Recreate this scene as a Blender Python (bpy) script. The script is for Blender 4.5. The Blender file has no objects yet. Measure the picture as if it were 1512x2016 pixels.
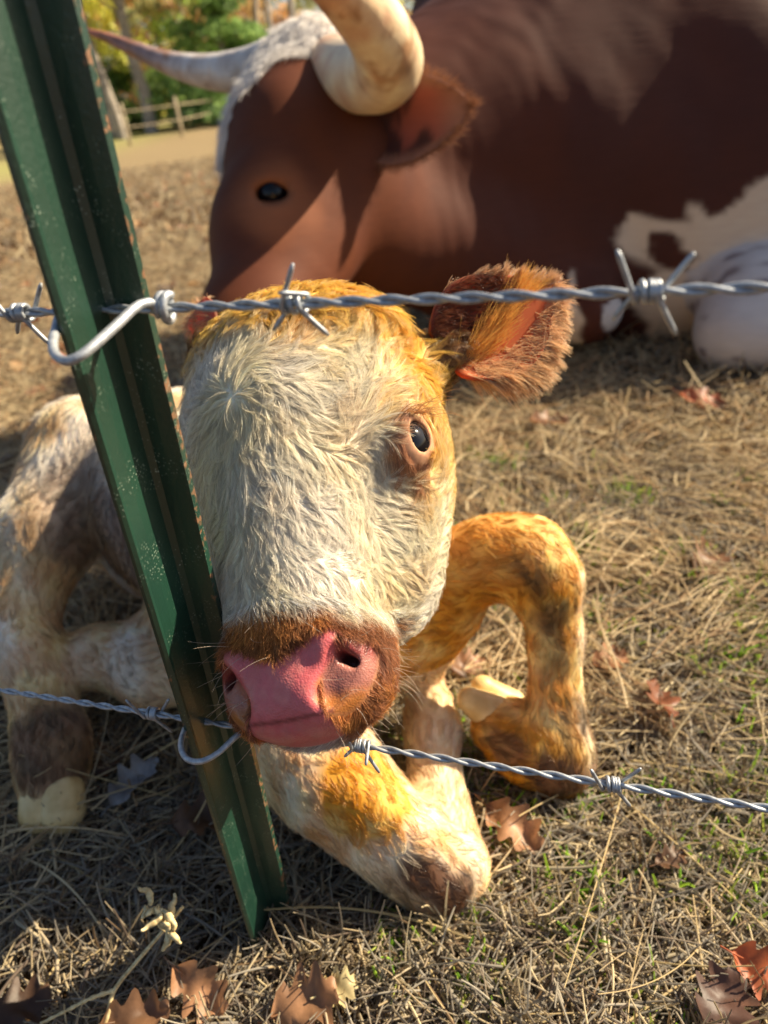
import bpy, bmesh, math, random
import numpy as np
from mathutils import Vector, Matrix
from mathutils.bvhtree import BVHTree
from mathutils.kdtree import KDTree

SC = bpy.context.scene
COL = SC.collection
rad = math.radians

# ------------------------------------------------------------------ camera
F_PX = 1456.0                      # focal length in pixels of the 1512 x 2016 photograph
CAM_POS = np.array([0.0, 0.0, 0.51])
_D = np.array([.216, 1.70, 1.0]); _D /= np.linalg.norm(_D)
_z = np.array([0, 0, 1.0]); _Y = _z - (_z @ _D) * _D; _Y /= np.linalg.norm(_Y)
_Z = -_D; _X = np.cross(_Y, _Z)
RC = np.array([_X, _Y, _Z])        # camera axes (right, down, forward) -> world

cam_d = bpy.data.cameras.new('camera'); cam = bpy.data.objects.new('camera', cam_d); COL.objects.link(cam)
cam_d.sensor_fit = 'VERTICAL'; cam_d.sensor_height = 36; cam_d.lens = 36 * F_PX / 2016
m = Matrix.Identity(4)
for i in range(3):
    m[i][0] = RC[i][0]; m[i][1] = -RC[i][1]; m[i][2] = -RC[i][2]; m[i][3] = CAM_POS[i]
cam.matrix_world = m
cam_d.clip_start = .01; cam_d.clip_end = 500
cam_d.dof.use_dof = True; cam_d.dof.focus_distance = .36; cam_d.dof.aperture_fstop = 7.6
SC.camera = cam

# ------------------------------------------------------------------ light
SUN_AZ, SUN_EL = rad(17), rad(36)    # azimuth from +X (right) towards +Y (away from the camera)
SUN_DIR = np.array([math.cos(SUN_AZ) * math.cos(SUN_EL), math.sin(SUN_AZ) * math.cos(SUN_EL), math.sin(SUN_EL)])
w = bpy.data.worlds.new('World'); SC.world = w; w.use_nodes = True
nt = w.node_tree; bg = nt.nodes['Background']
sky = nt.nodes.new('ShaderNodeTexSky'); sky.sky_type = 'NISHITA'; sky.sun_disc = False
sky.sun_elevation = SUN_EL; sky.sun_rotation = math.pi / 2 - SUN_AZ
sky.dust_density = 2.0
nt.links.new(sky.outputs[0], bg.inputs[0]); bg.inputs[1].default_value = .058
ld = bpy.data.lights.new('sun', 'SUN'); ld.energy = 5.0; ld.angle = rad(.5); ld.color = (1.0, .84, .60)
sun = bpy.data.objects.new('sun', ld); COL.objects.link(sun)
sun.rotation_euler = Vector(SUN_DIR).to_track_quat('Z', 'Y').to_euler()
SC.view_settings.view_transform = 'Standard'; SC.view_settings.look = 'None'
SC.view_settings.gamma = 1; SC.view_settings.exposure = 1.22
SC.render.engine = 'CYCLES'
SC.cycles.use_denoising = True
SC.cycles.max_bounces = 10; SC.cycles.diffuse_bounces = 4; SC.cycles.transmission_bounces = 8
SC.cycles.sample_clamp_indirect = 8
SC.cycles_curves.shape = 'RIBBONS'

# ------------------------------------------------------------------ helpers
def at(px, py, d):
    return CAM_POS + RC @ (np.array([(px - 756) / F_PX, (py - 1008) / F_PX, 1.0]) * d)
def on_ground(px, py, z=0.0):
    r = RC @ np.array([(px - 756) / F_PX, (py - 1008) / F_PX, 1.0])
    return CAM_POS + r * ((z - CAM_POS[2]) / r[2])
def unit(v):
    v = np.asarray(v, float); return v / max(1e-12, np.linalg.norm(v))
def units(v):
    return v / np.maximum(1e-9, np.linalg.norm(v, axis=-1, keepdims=True))
def tag(o, label=None, cat=None, group=None, kind=None):
    if label: o['label'] = label
    if cat: o['category'] = cat
    if group: o['group'] = group
    if kind: o['kind'] = kind
    return o
def empty(name, loc, parent=None):
    o = bpy.data.objects.new(name, None); COL.objects.link(o); o.location = loc; o.empty_display_size = .02
    if parent: o.parent = parent
    return o
def link_mesh(name, verts, faces, mat, parent=None, smooth=True, loc=None):
    """verts in world coordinates; the object's origin goes to loc (parents carry translation only)."""
    V = np.asarray(verts, float)
    off = np.asarray(loc if loc is not None else (parent_loc(parent)), float)
    me = bpy.data.meshes.new(name)
    me.from_pydata((V - off).tolist(), [], [list(map(int, f)) for f in faces]) if not isinstance(faces, np.ndarray) else me.from_pydata((V - off).tolist(), [], faces.tolist())
    if smooth: me.polygons.foreach_set('use_smooth', [True] * len(me.polygons))
    me.update()
    o = bpy.data.objects.new(name, me); COL.objects.link(o)
    if mat: me.materials.append(mat)
    if parent: o.parent = parent; o.location = off - parent_loc(parent)
    else: o.location = off
    return o
def parent_loc(p):
    v = np.zeros(3)
    while p is not None:
        v = v + np.array(p.location); p = p.parent
    return v

_rng0 = np.random.default_rng(5)
_NW = [(_rng0.normal(size=(10, 3)), _rng0.uniform(0, 6.28, 10)) for _ in range(12)]
def noise(p, s, seed=0):
    """smooth noise about -1..1; s is the feature size in metres"""
    W, ph = _NW[seed % 12]
    q = p @ (units(W) * (1.0 + .8 * np.abs(W[:, :1]))).T * (2.2 / s) + ph
    q2 = q + 1.2 * np.sin(np.roll(q, 1, axis=-1) * .7)
    return np.clip(np.sin(q2).sum(-1) / 4.0, -1.3, 1.3)
def sstep(a, b, x):
    t = np.clip((x - a) / (b - a), 0, 1); return t * t * (3 - 2 * t)
def mixc(a, b, t):
    return np.asarray(a) * (1 - t[..., None]) + np.asarray(b) * t[..., None]

# ------------------------------------------------------------------ implicit surfaces
class Field:
    def __init__(s, xs, ys, zs):
        s.ax = (np.asarray(xs, np.float32), np.asarray(ys, np.float32), np.asarray(zs, np.float32))
        s.f = np.full((len(xs), len(ys), len(zs)), .08, np.float32)
    def box(s, lo, hi):
        sl = [slice(max(0, int(np.searchsorted(a, l)) - 1), int(np.searchsorted(a, h)) + 1) for a, l, h in zip(s.ax, lo, hi)]
        P = np.stack(np.meshgrid(*[a[q] for a, q in zip(s.ax, sl)], indexing='ij'), -1)
        return tuple(sl), P
    def _union(s, sl, d, k):
        f = s.f[sl]
        h = np.maximum(k - np.abs(f - d), 0) / k
        s.f[sl] = np.minimum(f, d) - h * h * k * .25
    def _carve(s, sl, d, k):
        f = s.f[sl]; d = -d
        h = np.maximum(k - np.abs(f - d), 0) / k
        s.f[sl] = np.maximum(f, d) + h * h * k * .25
    def cone(s, a, b, ra, rb, k=.02, flat=None, carve=False):
        a = np.asarray(a, np.float32); b = np.asarray(b, np.float32)
        M = max(ra, rb) + k + .02
        sl, P = s.box(np.minimum(a, b) - M, np.maximum(a, b) + M)
        ba = b - a; h = np.clip(((P - a) @ ba) / (ba @ ba), 0, 1)
        v = P - a - h[..., None] * ba
        if flat is not None:
            ax, sc = flat; ax = np.asarray(ax, np.float32); v = v + (v @ ax)[..., None] * ax * (1 / sc - 1)
        d = np.linalg.norm(v, axis=-1) - (ra + (rb - ra) * h)
        (s._carve if carve else s._union)(sl, d.astype(np.float32), k)
    def ell(s, c, r, R=None, k=.02, carve=False):
        c = np.asarray(c, np.float32); r = np.asarray(r, np.float32); R = np.eye(3, dtype=np.float32) if R is None else np.asarray(R, np.float32)
        M = r.max() + k + .02
        sl, P = s.box(c - M, c + M)
        q = (P - c) @ R.T
        k0 = np.linalg.norm(q / r, axis=-1); k1 = np.linalg.norm(q / (r * r), axis=-1)
        d = k0 * (k0 - 1) / np.maximum(k1, 1e-6)
        (s._carve if carve else s._union)(sl, d.astype(np.float32), k)
    def chain(s, pts, k=.015, **kw):
        for (a, ra), (b, rb) in zip(pts[:-1], pts[1:]): s.cone(a, b, ra, rb, k, **kw)
    def mesh(s):
        f = s.f; xs, ys, zs = s.ax
        sg = (f < 0)
        cnt = np.zeros(tuple(n - 1 for n in f.shape), np.uint8)
        offs = [(a, b, c) for a in (0, 1) for b in (0, 1) for c in (0, 1)]
        def v(arr, o): return arr[tuple(slice(q, q + n - 1) for q, n in zip(o, arr.shape))]
        for o in offs: cnt += v(sg, o)
        act = (cnt > 0) & (cnt < 8)
        I = np.argwhere(act); idx = np.full(act.shape, -1, np.int32); idx[act] = np.arange(len(I))
        A = np.zeros((len(I), 3)); n = np.zeros(len(I))
        ax = (xs, ys, zs)
        for o in offs:
            for d in range(3):
                if o[d]: continue
                o2 = list(o); o2[d] = 1
                p0 = I + np.array(o); p1 = I + np.array(o2)
                fa = f[p0[:, 0], p0[:, 1], p0[:, 2]]; fb = f[p1[:, 0], p1[:, 1], p1[:, 2]]
                cr = (fa < 0) != (fb < 0)
                t = np.where(cr, fa / np.where(cr, fa - fb, 1), 0)
                for e in range(3):
                    a = ax[e][p0[:, e]]; b = ax[e][p1[:, e]]
                    A[:, e] += np.where(cr, a + (b - a) * t, 0)
                n += cr
        V = A / n[:, None]
        quads = []
        for d in range(3):
            e1, e2 = [(1, 2), (2, 0), (0, 1)][d]
            s0 = np.take(sg, range(sg.shape[d] - 1), d); s1 = np.take(sg, range(1, sg.shape[d]), d)
            E = np.argwhere(s0 != s1)
            ok = (E[:, e1] > 0) & (E[:, e2] > 0) & (E[:, e1] < act.shape[e1]) & (E[:, e2] < act.shape[e2]); E = E[ok]
            def cell(da, db):
                c = E.copy(); c[:, e1] += da; c[:, e2] += db; return idx[c[:, 0], c[:, 1], c[:, 2]]
            q = np.stack([cell(-1, -1), cell(0, -1), cell(0, 0), cell(-1, 0)], 1)
            ins = s0[E[:, 0], E[:, 1], E[:, 2]]
            q[~ins] = q[~ins][:, ::-1]
            quads.append(q[(q >= 0).all(1)])
        return V, np.concatenate(quads)
def steps(*segs):
    """(from, to, step), (to, step) ... -> increasing coordinates"""
    out = [segs[0][0]]
    for sg in segs:
        a, b, d = sg if len(sg) == 3 else (out[-1], *sg)
        n = max(1, int(round((b - out[-1]) / d))); s0 = out[-1]
        out += [s0 + (b - s0) * (i + 1) / n for i in range(n)]
    return np.array(out)

def tube(path, r, n=8, caps=True, taper=None):
    """tube along a polyline; returns verts, faces"""
    P = np.asarray(path, float); m_ = len(P)
    T = units(np.gradient(P, axis=0)); V = []; Fc = []
    up = np.array([0, 0, 1.0]) if abs(T[0][2]) < .9 else np.array([1.0, 0, 0])
    u = unit(np.cross(T[0], up))
    for i in range(m_):
        u = unit(u - (u @ T[i]) * T[i]); v_ = np.cross(T[i], u)
        rr = r[i] if hasattr(r, '__len__') else r
        for j in range(n):
            a = 2 * math.pi * j / n; V.append(P[i] + rr * (math.cos(a) * u + math.sin(a) * v_))
    for i in range(m_ - 1):
        for j in range(n):
            j2 = (j + 1) % n; Fc.append((i * n + j, i * n + j2, (i + 1) * n + j2, (i + 1) * n + j))
    if caps: Fc.append(tuple(range(n))[::-1]); Fc.append(tuple((m_ - 1) * n + j for j in range(n)))
    return np.array(V), Fc
def merge(parts):
    V = []; Fc = []; o = 0
    for v, f in parts:
        V.append(np.asarray(v)); Fc += [tuple(int(i) + o for i in q) for q in f]; o += len(v)
    return np.concatenate(V), Fc
def smooth_path(pts, n=10):
    P = np.asarray(pts, float); Q = np.vstack([2 * P[0] - P[1], P, 2 * P[-1] - P[-2]]); out = []
    for i in range(1, len(Q) - 2):
        for t in np.linspace(0, 1, n, endpoint=False):
            a, b, c, d = Q[i - 1:i + 3]
            out.append(.5 * (2 * b + (c - a) * t + (2 * a - 5 * b + 4 * c - d) * t * t + (3 * b - a - 3 * c + d) * t ** 3))
    out.append(P[-1]); return np.array(out)
def ball(c, r, R=None, nu=28, nv=18):
    V = []; Fc = []; R = np.eye(3) if R is None else np.asarray(R)
    r = np.asarray(r, float) * np.ones(3)
    for i in range(nv + 1):
        th = math.pi * i / nv
        for j in range(nu):
            ph = 2 * math.pi * j / nu
            V.append(np.array([math.sin(th) * math.cos(ph), math.sin(th) * math.sin(ph), math.cos(th)]) * r)
    V = np.array(V) @ R + np.asarray(c)
    for i in range(nv):
        for j in range(nu):
            j2 = (j + 1) % nu; Fc.append((i * nu + j, (i + 1) * nu + j, (i + 1) * nu + j2, i * nu + j2))
    return V, Fc

def set_col(me, name, rgb):
    a = me.color_attributes.new(name, 'FLOAT_COLOR', 'POINT')
    d = np.ones((len(me.vertices), 4), np.float32); d[:, :rgb.shape[1]] = rgb
    a.data.foreach_set('color', d.ravel())
def set_val(me, name, val):
    a = me.attributes.new(name, 'FLOAT', 'POINT'); a.data.foreach_set('value', np.asarray(val, np.float32))

def curves_obj(name, P, radius, color, mat, parent=None, loc=None):
    """P: (n, k, 3) world points; radius (n,k); color (n,3)"""
    n, k, _ = P.shape
    off = np.asarray(loc if loc is not None else parent_loc(parent), float)
    cd = bpy.data.hair_curves.new(name)
    cd.add_curves([k] * n)
    cd.position_data.foreach_set('vector', (P - off).astype(np.float32).ravel())
    ra = cd.attributes.get('radius') or cd.attributes.new('radius', 'FLOAT', 'POINT')
    ra.data.foreach_set('value', np.broadcast_to(radius, (n, k)).astype(np.float32).ravel())
    ca = cd.attributes.new('col', 'FLOAT_COLOR', 'CURVE')
    c4 = np.ones((n, 4), np.float32); c4[:, :3] = np.clip(color, 0, 1)
    ca.data.foreach_set('color', c4.ravel())
    cd.materials.append(mat)
    o = bpy.data.objects.new(name, cd); COL.objects.link(o)
    if parent: o.parent = parent; o.location = off - parent_loc(parent)
    else: o.location = off
    return o

def vnormals(V, Q):
    Q = np.asarray(Q); n = np.cross(V[Q[:, 2]] - V[Q[:, 0]], V[Q[:, 3]] - V[Q[:, 1]])
    N = np.zeros_like(V)
    for i in range(4): np.add.at(N, Q[:, i], n)
    return units(N)
def sample(V, Q, N, n, dens, rng):
    """n points on the quad mesh with the relative density dens(centres, normals)"""
    C = V[Q].mean(1); A = np.linalg.norm(np.cross(V[Q[:, 2]] - V[Q[:, 0]], V[Q[:, 3]] - V[Q[:, 1]]), axis=1)
    w_ = A * dens(C, N[Q[:, 0]]); cs = np.cumsum(w_)
    fi = np.searchsorted(cs, rng.uniform(0, cs[-1], n)); q = Q[fi]
    u = rng.random((n, 1)); v = rng.random((n, 1))
    P = (V[q[:, 0]] * (1 - u) + V[q[:, 1]] * u) * (1 - v) + (V[q[:, 3]] * (1 - u) + V[q[:, 2]] * u) * v
    return P, units(N[q[:, 0]] * (1 - u) * (1 - v) + N[q[:, 2]] * u * v + N[q[:, 1]] * .5)
def grow(V, Q, n, ng, dens, length, flow, curl, lift, clump, rng, k=7, frizz=.0006, bvh=None):
    """strands that run over the surface. ng guides are marched on the surface, the n strands follow them"""
    N = vnormals(V, Q); bvh = bvh or BVHTree.FromPolygons(V.tolist(), Q.tolist())
    gp, gn = sample(V, Q, N, ng, dens, rng)
    gl = length(gp) * rng.uniform(.75, 1.2, ng); gt = flow(gp, gn)
    gt = units(gt - (gt * gn).sum(1, keepdims=True) * gn); gc = curl(gp) * rng.normal(size=ng); gh = lift(gp)
    G = np.zeros((ng, k, 3)); G[:, 0] = gp
    for i in range(ng):
        p = gp[i]; t = gt[i]; nn = gn[i]; ds = gl[i] / (k - 1)
        for j in range(1, k):
            s_ = j / (k - 1)
            h = gh[i] * gl[i] * (s_ * (1.6 - .6 * s_))
            q = G[i, j - 1] + t * ds
            loc, nor, _, _ = bvh.find_nearest(q.tolist())
            if nor is None: nor = nn; loc = q
            nor = np.array(nor); loc = np.array(loc)
            G[i, j] = loc + nor * h
            a = gc[i] / (k - 1)
            t = t * math.cos(a) + np.cross(nor, t) * math.sin(a)
            t = unit(t - (t @ nor) * nor)
    kd = KDTree(ng)
    for i in range(ng): kd.insert(gp[i].tolist(), i)
    kd.balance()
    P0, N0 = sample(V, Q, N, n, dens, rng)
    gi = np.array([kd.find(p)[1] for p in P0.tolist()])
    s_ = np.linspace(0, 1, k)[None, :, None]
    ls = rng.uniform(.7, 1.1, n)[:, None, None]
    D_ = (G[gi] - G[gi][:, :1]) * ls
    cl = (clump(P0) * rng.uniform(.6, 1.1, n))[:, None, None]
    pull = (gp[gi] - P0)[:, None, :] * (s_ ** 1.3) * cl
    fz = rng.normal(size=(n, 1, 3)) * frizz * s_ ** 1.5 + N0[:, None, :] * np.abs(rng.normal(size=(n, 1, 1))) * frizz * 1.2 * s_
    return P0[:, None, :] + D_ + pull + fz, P0, N0, gi

# ------------------------------------------------------------------ materials
def new_mat(name):
    m_ = bpy.data.materials.new(name); m_.use_nodes = True
    n = m_.node_tree.nodes; return m_, n, m_.node_tree.links, n['Principled BSDF']
def add(n, t, **kw):
    x = n.new(t)
    for k_, v in kw.items():
        if k_ in x.inputs: x.inputs[k_].default_value = v
        else: setattr(x, k_, v)
    return x
def ramp(n, l, src, stops):
    r = n.new('ShaderNodeValToRGB'); e = r.color_ramp.elements
    while len(e) < len(stops): e.new(.5)
    for q, (p, c) in zip(e, stops): q.position = p; q.color = (*c, 1) if len(c) == 3 else c
    l.new(src, r.inputs[0]); return r
def bump(n, l, src, b, strength=.3, dist=.001):
    x = n.new('ShaderNodeBump'); x.inputs['Strength'].default_value = strength; x.inputs['Distance'].default_value = dist
    l.new(src, x.inputs['Height']); l.new(x.outputs[0], b.inputs['Normal']); return x

def mat_hair(name, rough=.35, trans=.3, spec=.5):
    m_, n, l, b = new_mat(name)
    a = add(n, 'ShaderNodeAttribute', attribute_name='col')
    l.new(a.outputs['Color'], b.inputs['Base Color'])
    b.inputs['Roughness'].default_value = rough; b.inputs['Specular IOR Level'].default_value = spec
    tr = n.new('ShaderNodeBsdfTranslucent'); l.new(a.outputs['Color'], tr.inputs[0])
    mx = n.new('ShaderNodeMixShader'); mx.inputs[0].default_value = trans
    l.new(b.outputs[0], mx.inputs[1]); l.new(tr.outputs[0], mx.inputs[2])
    l.new(mx.outputs[0], n['Material Output'].inputs[0]); return m_
M_FUR = mat_hair('fur', .30, .38, .6)
M_FURDRY = mat_hair('fur_short', .5, .25, .3)
M_HIDE = mat_hair('hide_hair', .75, .1, .08)
M_STRAW = mat_hair('straw', .6, .25, .3)
M_BLADE = mat_hair('grass_blade', .5, .4, .4)

def mat_skin():
    m_, n, l, b = new_mat('calf_skin')
    a = add(n, 'ShaderNodeAttribute', attribute_name='col'); wet = add(n, 'ShaderNodeAttribute', attribute_name='wet')
    tc = n.new('ShaderNodeTexCoord')
    nz = add(n, 'ShaderNodeTexNoise', Scale=260., Detail=4.); l.new(tc.outputs['Object'], nz.inputs[0])
    mx = add(n, 'ShaderNodeMixRGB', blend_type='OVERLAY'); mx.inputs[0].default_value = .25
    l.new(a.outputs['Color'], mx.inputs[1]); l.new(nz.outputs[0], mx.inputs[2]); l.new(mx.outputs[0], b.inputs['Base Color'])
    r = add(n, 'ShaderNodeMapRange'); r.inputs['To Min'].default_value = .75; r.inputs['To Max'].default_value = .36
    l.new(wet.outputs['Fac'], r.inputs['Value']); l.new(r.outputs[0], b.inputs['Roughness'])
    b.inputs['Subsurface Weight'].default_value = .25; b.inputs['Subsurface Radius'].default_value = (1, .35, .2); b.inputs['Subsurface Scale'].default_value = .004
    vo = add(n, 'ShaderNodeTexVoronoi', Scale=1150.); vo.feature = 'SMOOTH_F1'; l.new(tc.outputs['Object'], vo.inputs['Vector'])
    mu = add(n, 'ShaderNodeMath', operation='MULTIPLY'); l.new(vo.outputs['Distance'], mu.inputs[0]); l.new(wet.outputs['Fac'], mu.inputs[1])
    bp = bump(n, l, mu.outputs[0], b, .38, .0006); bp.invert = True
    return m_
M_SKIN = mat_skin()

def mat_plain(name, col, rough=.5, metal=0., spec=.5, noise_scale=None, col2=None, bumpd=None, coat=0.):
    m_, n, l, b = new_mat(name); b.inputs['Base Color'].default_value = (*col, 1); b.inputs['Roughness'].default_value = rough
    b.inputs['Metallic'].default_value = metal; b.inputs['Specular IOR Level'].default_value = spec; b.inputs['Coat Weight'].default_value = coat
    if noise_scale:
        tc = n.new('ShaderNodeTexCoord'); nz = add(n, 'ShaderNodeTexNoise', Scale=noise_scale, Detail=6.); l.new(tc.outputs['Object'], nz.inputs[0])
        r = ramp(n, l, nz.outputs[0], [(.35, col), (.65, col2 or col)]); l.new(r.outputs[0], b.inputs['Base Color'])
        if bumpd: bump(n, l, nz.outputs[0], b, .5, bumpd)
    return m_
M_EYE = mat_plain('eye', (.004, .004, .006), .09, spec=.35)
M_WIRE = mat_plain('galvanised_wire', (.30, .33, .37), .48, metal=.55, noise_scale=420., col2=(.50, .53, .56), bumpd=.0002)
M_HOOF = mat_plain('hoof', (.78, .60, .30), .45, noise_scale=60., col2=(.58, .40, .16), bumpd=.001)

def mat_post():
    m_, n, l, b = new_mat('green_post_paint')
    tc = n.new('ShaderNodeTexCoord')
    nz = add(n, 'ShaderNodeTexNoise', Scale=18., Detail=8.); l.new(tc.outputs['Object'], nz.inputs[0])
    g = ramp(n, l, nz.outputs[0], [(.3, (.004, .028, .018)), (.7, (.008, .046, .027))])
    # worn rust-brown paint along the edges
    ed = add(n, 'ShaderNodeAttribute', attribute_name='edge')
    n2 = add(n, 'ShaderNodeTexNoise', Scale=240., Detail=5.); l.new(tc.outputs['Object'], n2.inputs[0])
    ad = add(n, 'ShaderNodeMath', operation='ADD'); l.new(n2.outputs[0], ad.inputs[0]); l.new(ed.outputs['Fac'], ad.inputs[1])
    er = ramp(n, l, ad.outputs[0], [(.90, (0, 0, 0)), (1.0, (1, 1, 1))])
    mx = add(n, 'ShaderNodeMixRGB'); l.new(er.outputs[0], mx.inputs[0]); l.new(g.outputs[0], mx.inputs[1]); mx.inputs[2].default_value = (.20, .10, .05, 1)
    # pale specks: chips, dust and dried drops
    vo = add(n, 'ShaderNodeTexVoronoi', Scale=620.); l.new(tc.outputs['Object'], vo.inputs['Vector'])
    sp = ramp(n, l, vo.outputs['Distance'], [(.15, (1, 1, 1)), (.34, (0, 0, 0))])
    n3 = add(n, 'ShaderNodeTexNoise', Scale=70., Detail=3.); l.new(tc.outputs['Object'], n3.inputs[0])
    mk = ramp(n, l, n3.outputs[0], [(.50, (0, 0, 0)), (.70, (1, 1, 1))])
    mu = add(n, 'ShaderNodeMath', operation='MULTIPLY'); l.new(sp.outputs[0], mu.inputs[0]); l.new(mk.outputs[0], mu.inputs[1])
    mx2 = add(n, 'ShaderNodeMixRGB'); l.new(mu.outputs[0], mx2.inputs[0]); l.new(mx.outputs[0], mx2.inputs[1]); mx2.inputs[2].default_value = (.20, .26, .20, 1)
    l.new(mx2.outputs[0], b.inputs['Base Color'])
    b.inputs['Roughness'].default_value = .40; b.inputs['Specular IOR Level'].default_value = 1.0; b.inputs['Sheen Weight'].default_value = 0
    n4 = add(n, 'ShaderNodeTexNoise', Scale=500., Detail=2.); l.new(tc.outputs['Object'], n4.inputs[0])
    a3 = add(n, 'ShaderNodeMath', operation='ADD'); l.new(n4.outputs[0], a3.inputs[0]); l.new(mu.outputs[0], a3.inputs[1])
    bump(n, l, a3.outputs[0], b, .25, .0006)
    return m_
M_POST = mat_post()

def mat_ground():
    m_, n, l, b = new_mat('soil_and_thatch')
    tc = n.new('ShaderNodeTexCoord')
    a = add(n, 'ShaderNodeTexNoise', Scale=2.2, Detail=10., Roughness=.7); l.new(tc.outputs['Object'], a.inputs[0])
    c = add(n, 'ShaderNodeTexNoise', Scale=45., Detail=8., Roughness=.75); l.new(tc.outputs['Object'], c.inputs[0])
    r1 = ramp(n, l, c.outputs[0], [(.30, (.018, .012, .007)), (.48, (.06, .038, .02)), (.62, (.20, .13, .065)), (.78, (.40, .28, .15))])
    r2 = ramp(n, l, a.outputs[0], [(.35, (.7, .62, .55)), (.65, (1.2, 1.08, .9))])
    mx = add(n, 'ShaderNodeMixRGB', blend_type='MULTIPLY'); mx.inputs[0].default_value = 1; l.new(r1.outputs[0], mx.inputs[1]); l.new(r2.outputs[0], mx.inputs[2])
    gr = add(n, 'ShaderNodeAttribute', attribute_name='green')
    n3 = add(n, 'ShaderNodeTexNoise', Scale=3., Detail=6.); l.new(tc.outputs['Object'], n3.inputs[0])
    mg = add(n, 'ShaderNodeMath', operation='MULTIPLY'); l.new(gr.outputs['Fac'], mg.inputs[0]); l.new(n3.outputs[0], mg.inputs[1])
    mx2 = add(n, 'ShaderNodeMixRGB'); l.new(mg.outputs[0], mx2.inputs[0]); mx2.inputs[2].default_value = (.30, .30, .10, 1)
    fa = add(n, 'ShaderNodeAttribute', attribute_name='far'); mx3 = add(n, 'ShaderNodeMixRGB'); fm = add(n, 'ShaderNodeMath', operation='MULTIPLY'); fm.inputs[1].default_value = .8; l.new(fa.outputs['Fac'], fm.inputs[0]); l.new(fm.outputs[0], mx3.inputs[0]); l.new(mx.outputs[0], mx3.inputs[1]); mx3.inputs[2].default_value = (.31, .235, .13, 1); l.new(mx3.outputs[0], mx2.inputs[1])
    l.new(mx2.outputs[0], b.inputs['Base Color']); b.inputs['Roughness'].default_value = .95; b.inputs['Specular IOR Level'].default_value = .1
    bump(n, l, c.outputs[0], b, .8, .012)
    return m_
M_GROUND = mat_ground()

# ------------------------------------------------------------------ ground
def gz(x, y):
    x = np.asarray(x, float); y = np.asarray(y, float)
    far = -.62 * sstep(3.5, 22, y) + 1.2 * sstep(45, 110, y)
    return far + .006 * np.sin(x * 9 + 1.3) * np.sin(y * 7.3) + .02 * np.sin(x * 1.1) * np.sin(y * .9 + .5) * sstep(1.5, 4, y)
def far_point(px, py):
    r = RC @ np.array([(px - 756) / F_PX, (py - 1008) / F_PX, 1.0]); t = 1.0
    for _ in range(60):
        p = CAM_POS + r * t; t = t * .5 + .5 * (gz(p[0], p[1]) - CAM_POS[2]) / r[2]
    p = CAM_POS + r * t; return np.array([p[0], p[1], float(gz(p[0], p[1]))])
def build_ground():
    xs = np.concatenate([np.linspace(-160, -6, 40), np.arange(-5.8, 5.8, .1), np.linspace(6, 160, 40)])
    ys = np.concatenate([np.linspace(-60, -2.2, 15), np.arange(-2, 8, .1), np.linspace(8.2, 40, 60), np.linspace(42, 300, 40)])
    X, Y = np.meshgrid(xs, ys, indexing='ij'); V = np.stack([X, Y, gz(X, Y) - .002], -1).reshape(-1, 3)
    ny = len(ys); I = np.arange((len(xs) - 1) * ny).reshape(-1, ny)[:, :-1].ravel()
    Q = np.stack([I, I + ny, I + ny + 1, I + 1], 1)
    o = link_mesh('ground', V, Q, M_GROUND, loc=(0, 0, 0)); o['kind'] = 'structure'
    a, b_ = far_point(258, 287), far_point(450, 222); t = unit((b_ - a)[:2]); d = (V[:, 0] - a[0]) * -t[1] + (V[:, 1] - a[1]) * t[0]
    set_val(o.data, 'far', sstep(7, 14, V[:, 1]))
    set_val(o.data, 'green', 1.5 * np.exp(-((d - 2.5) / 2.2) ** 2) + .5 * sstep(1, 6, d))   # the grassy strip along the far fence
build_ground()

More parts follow.
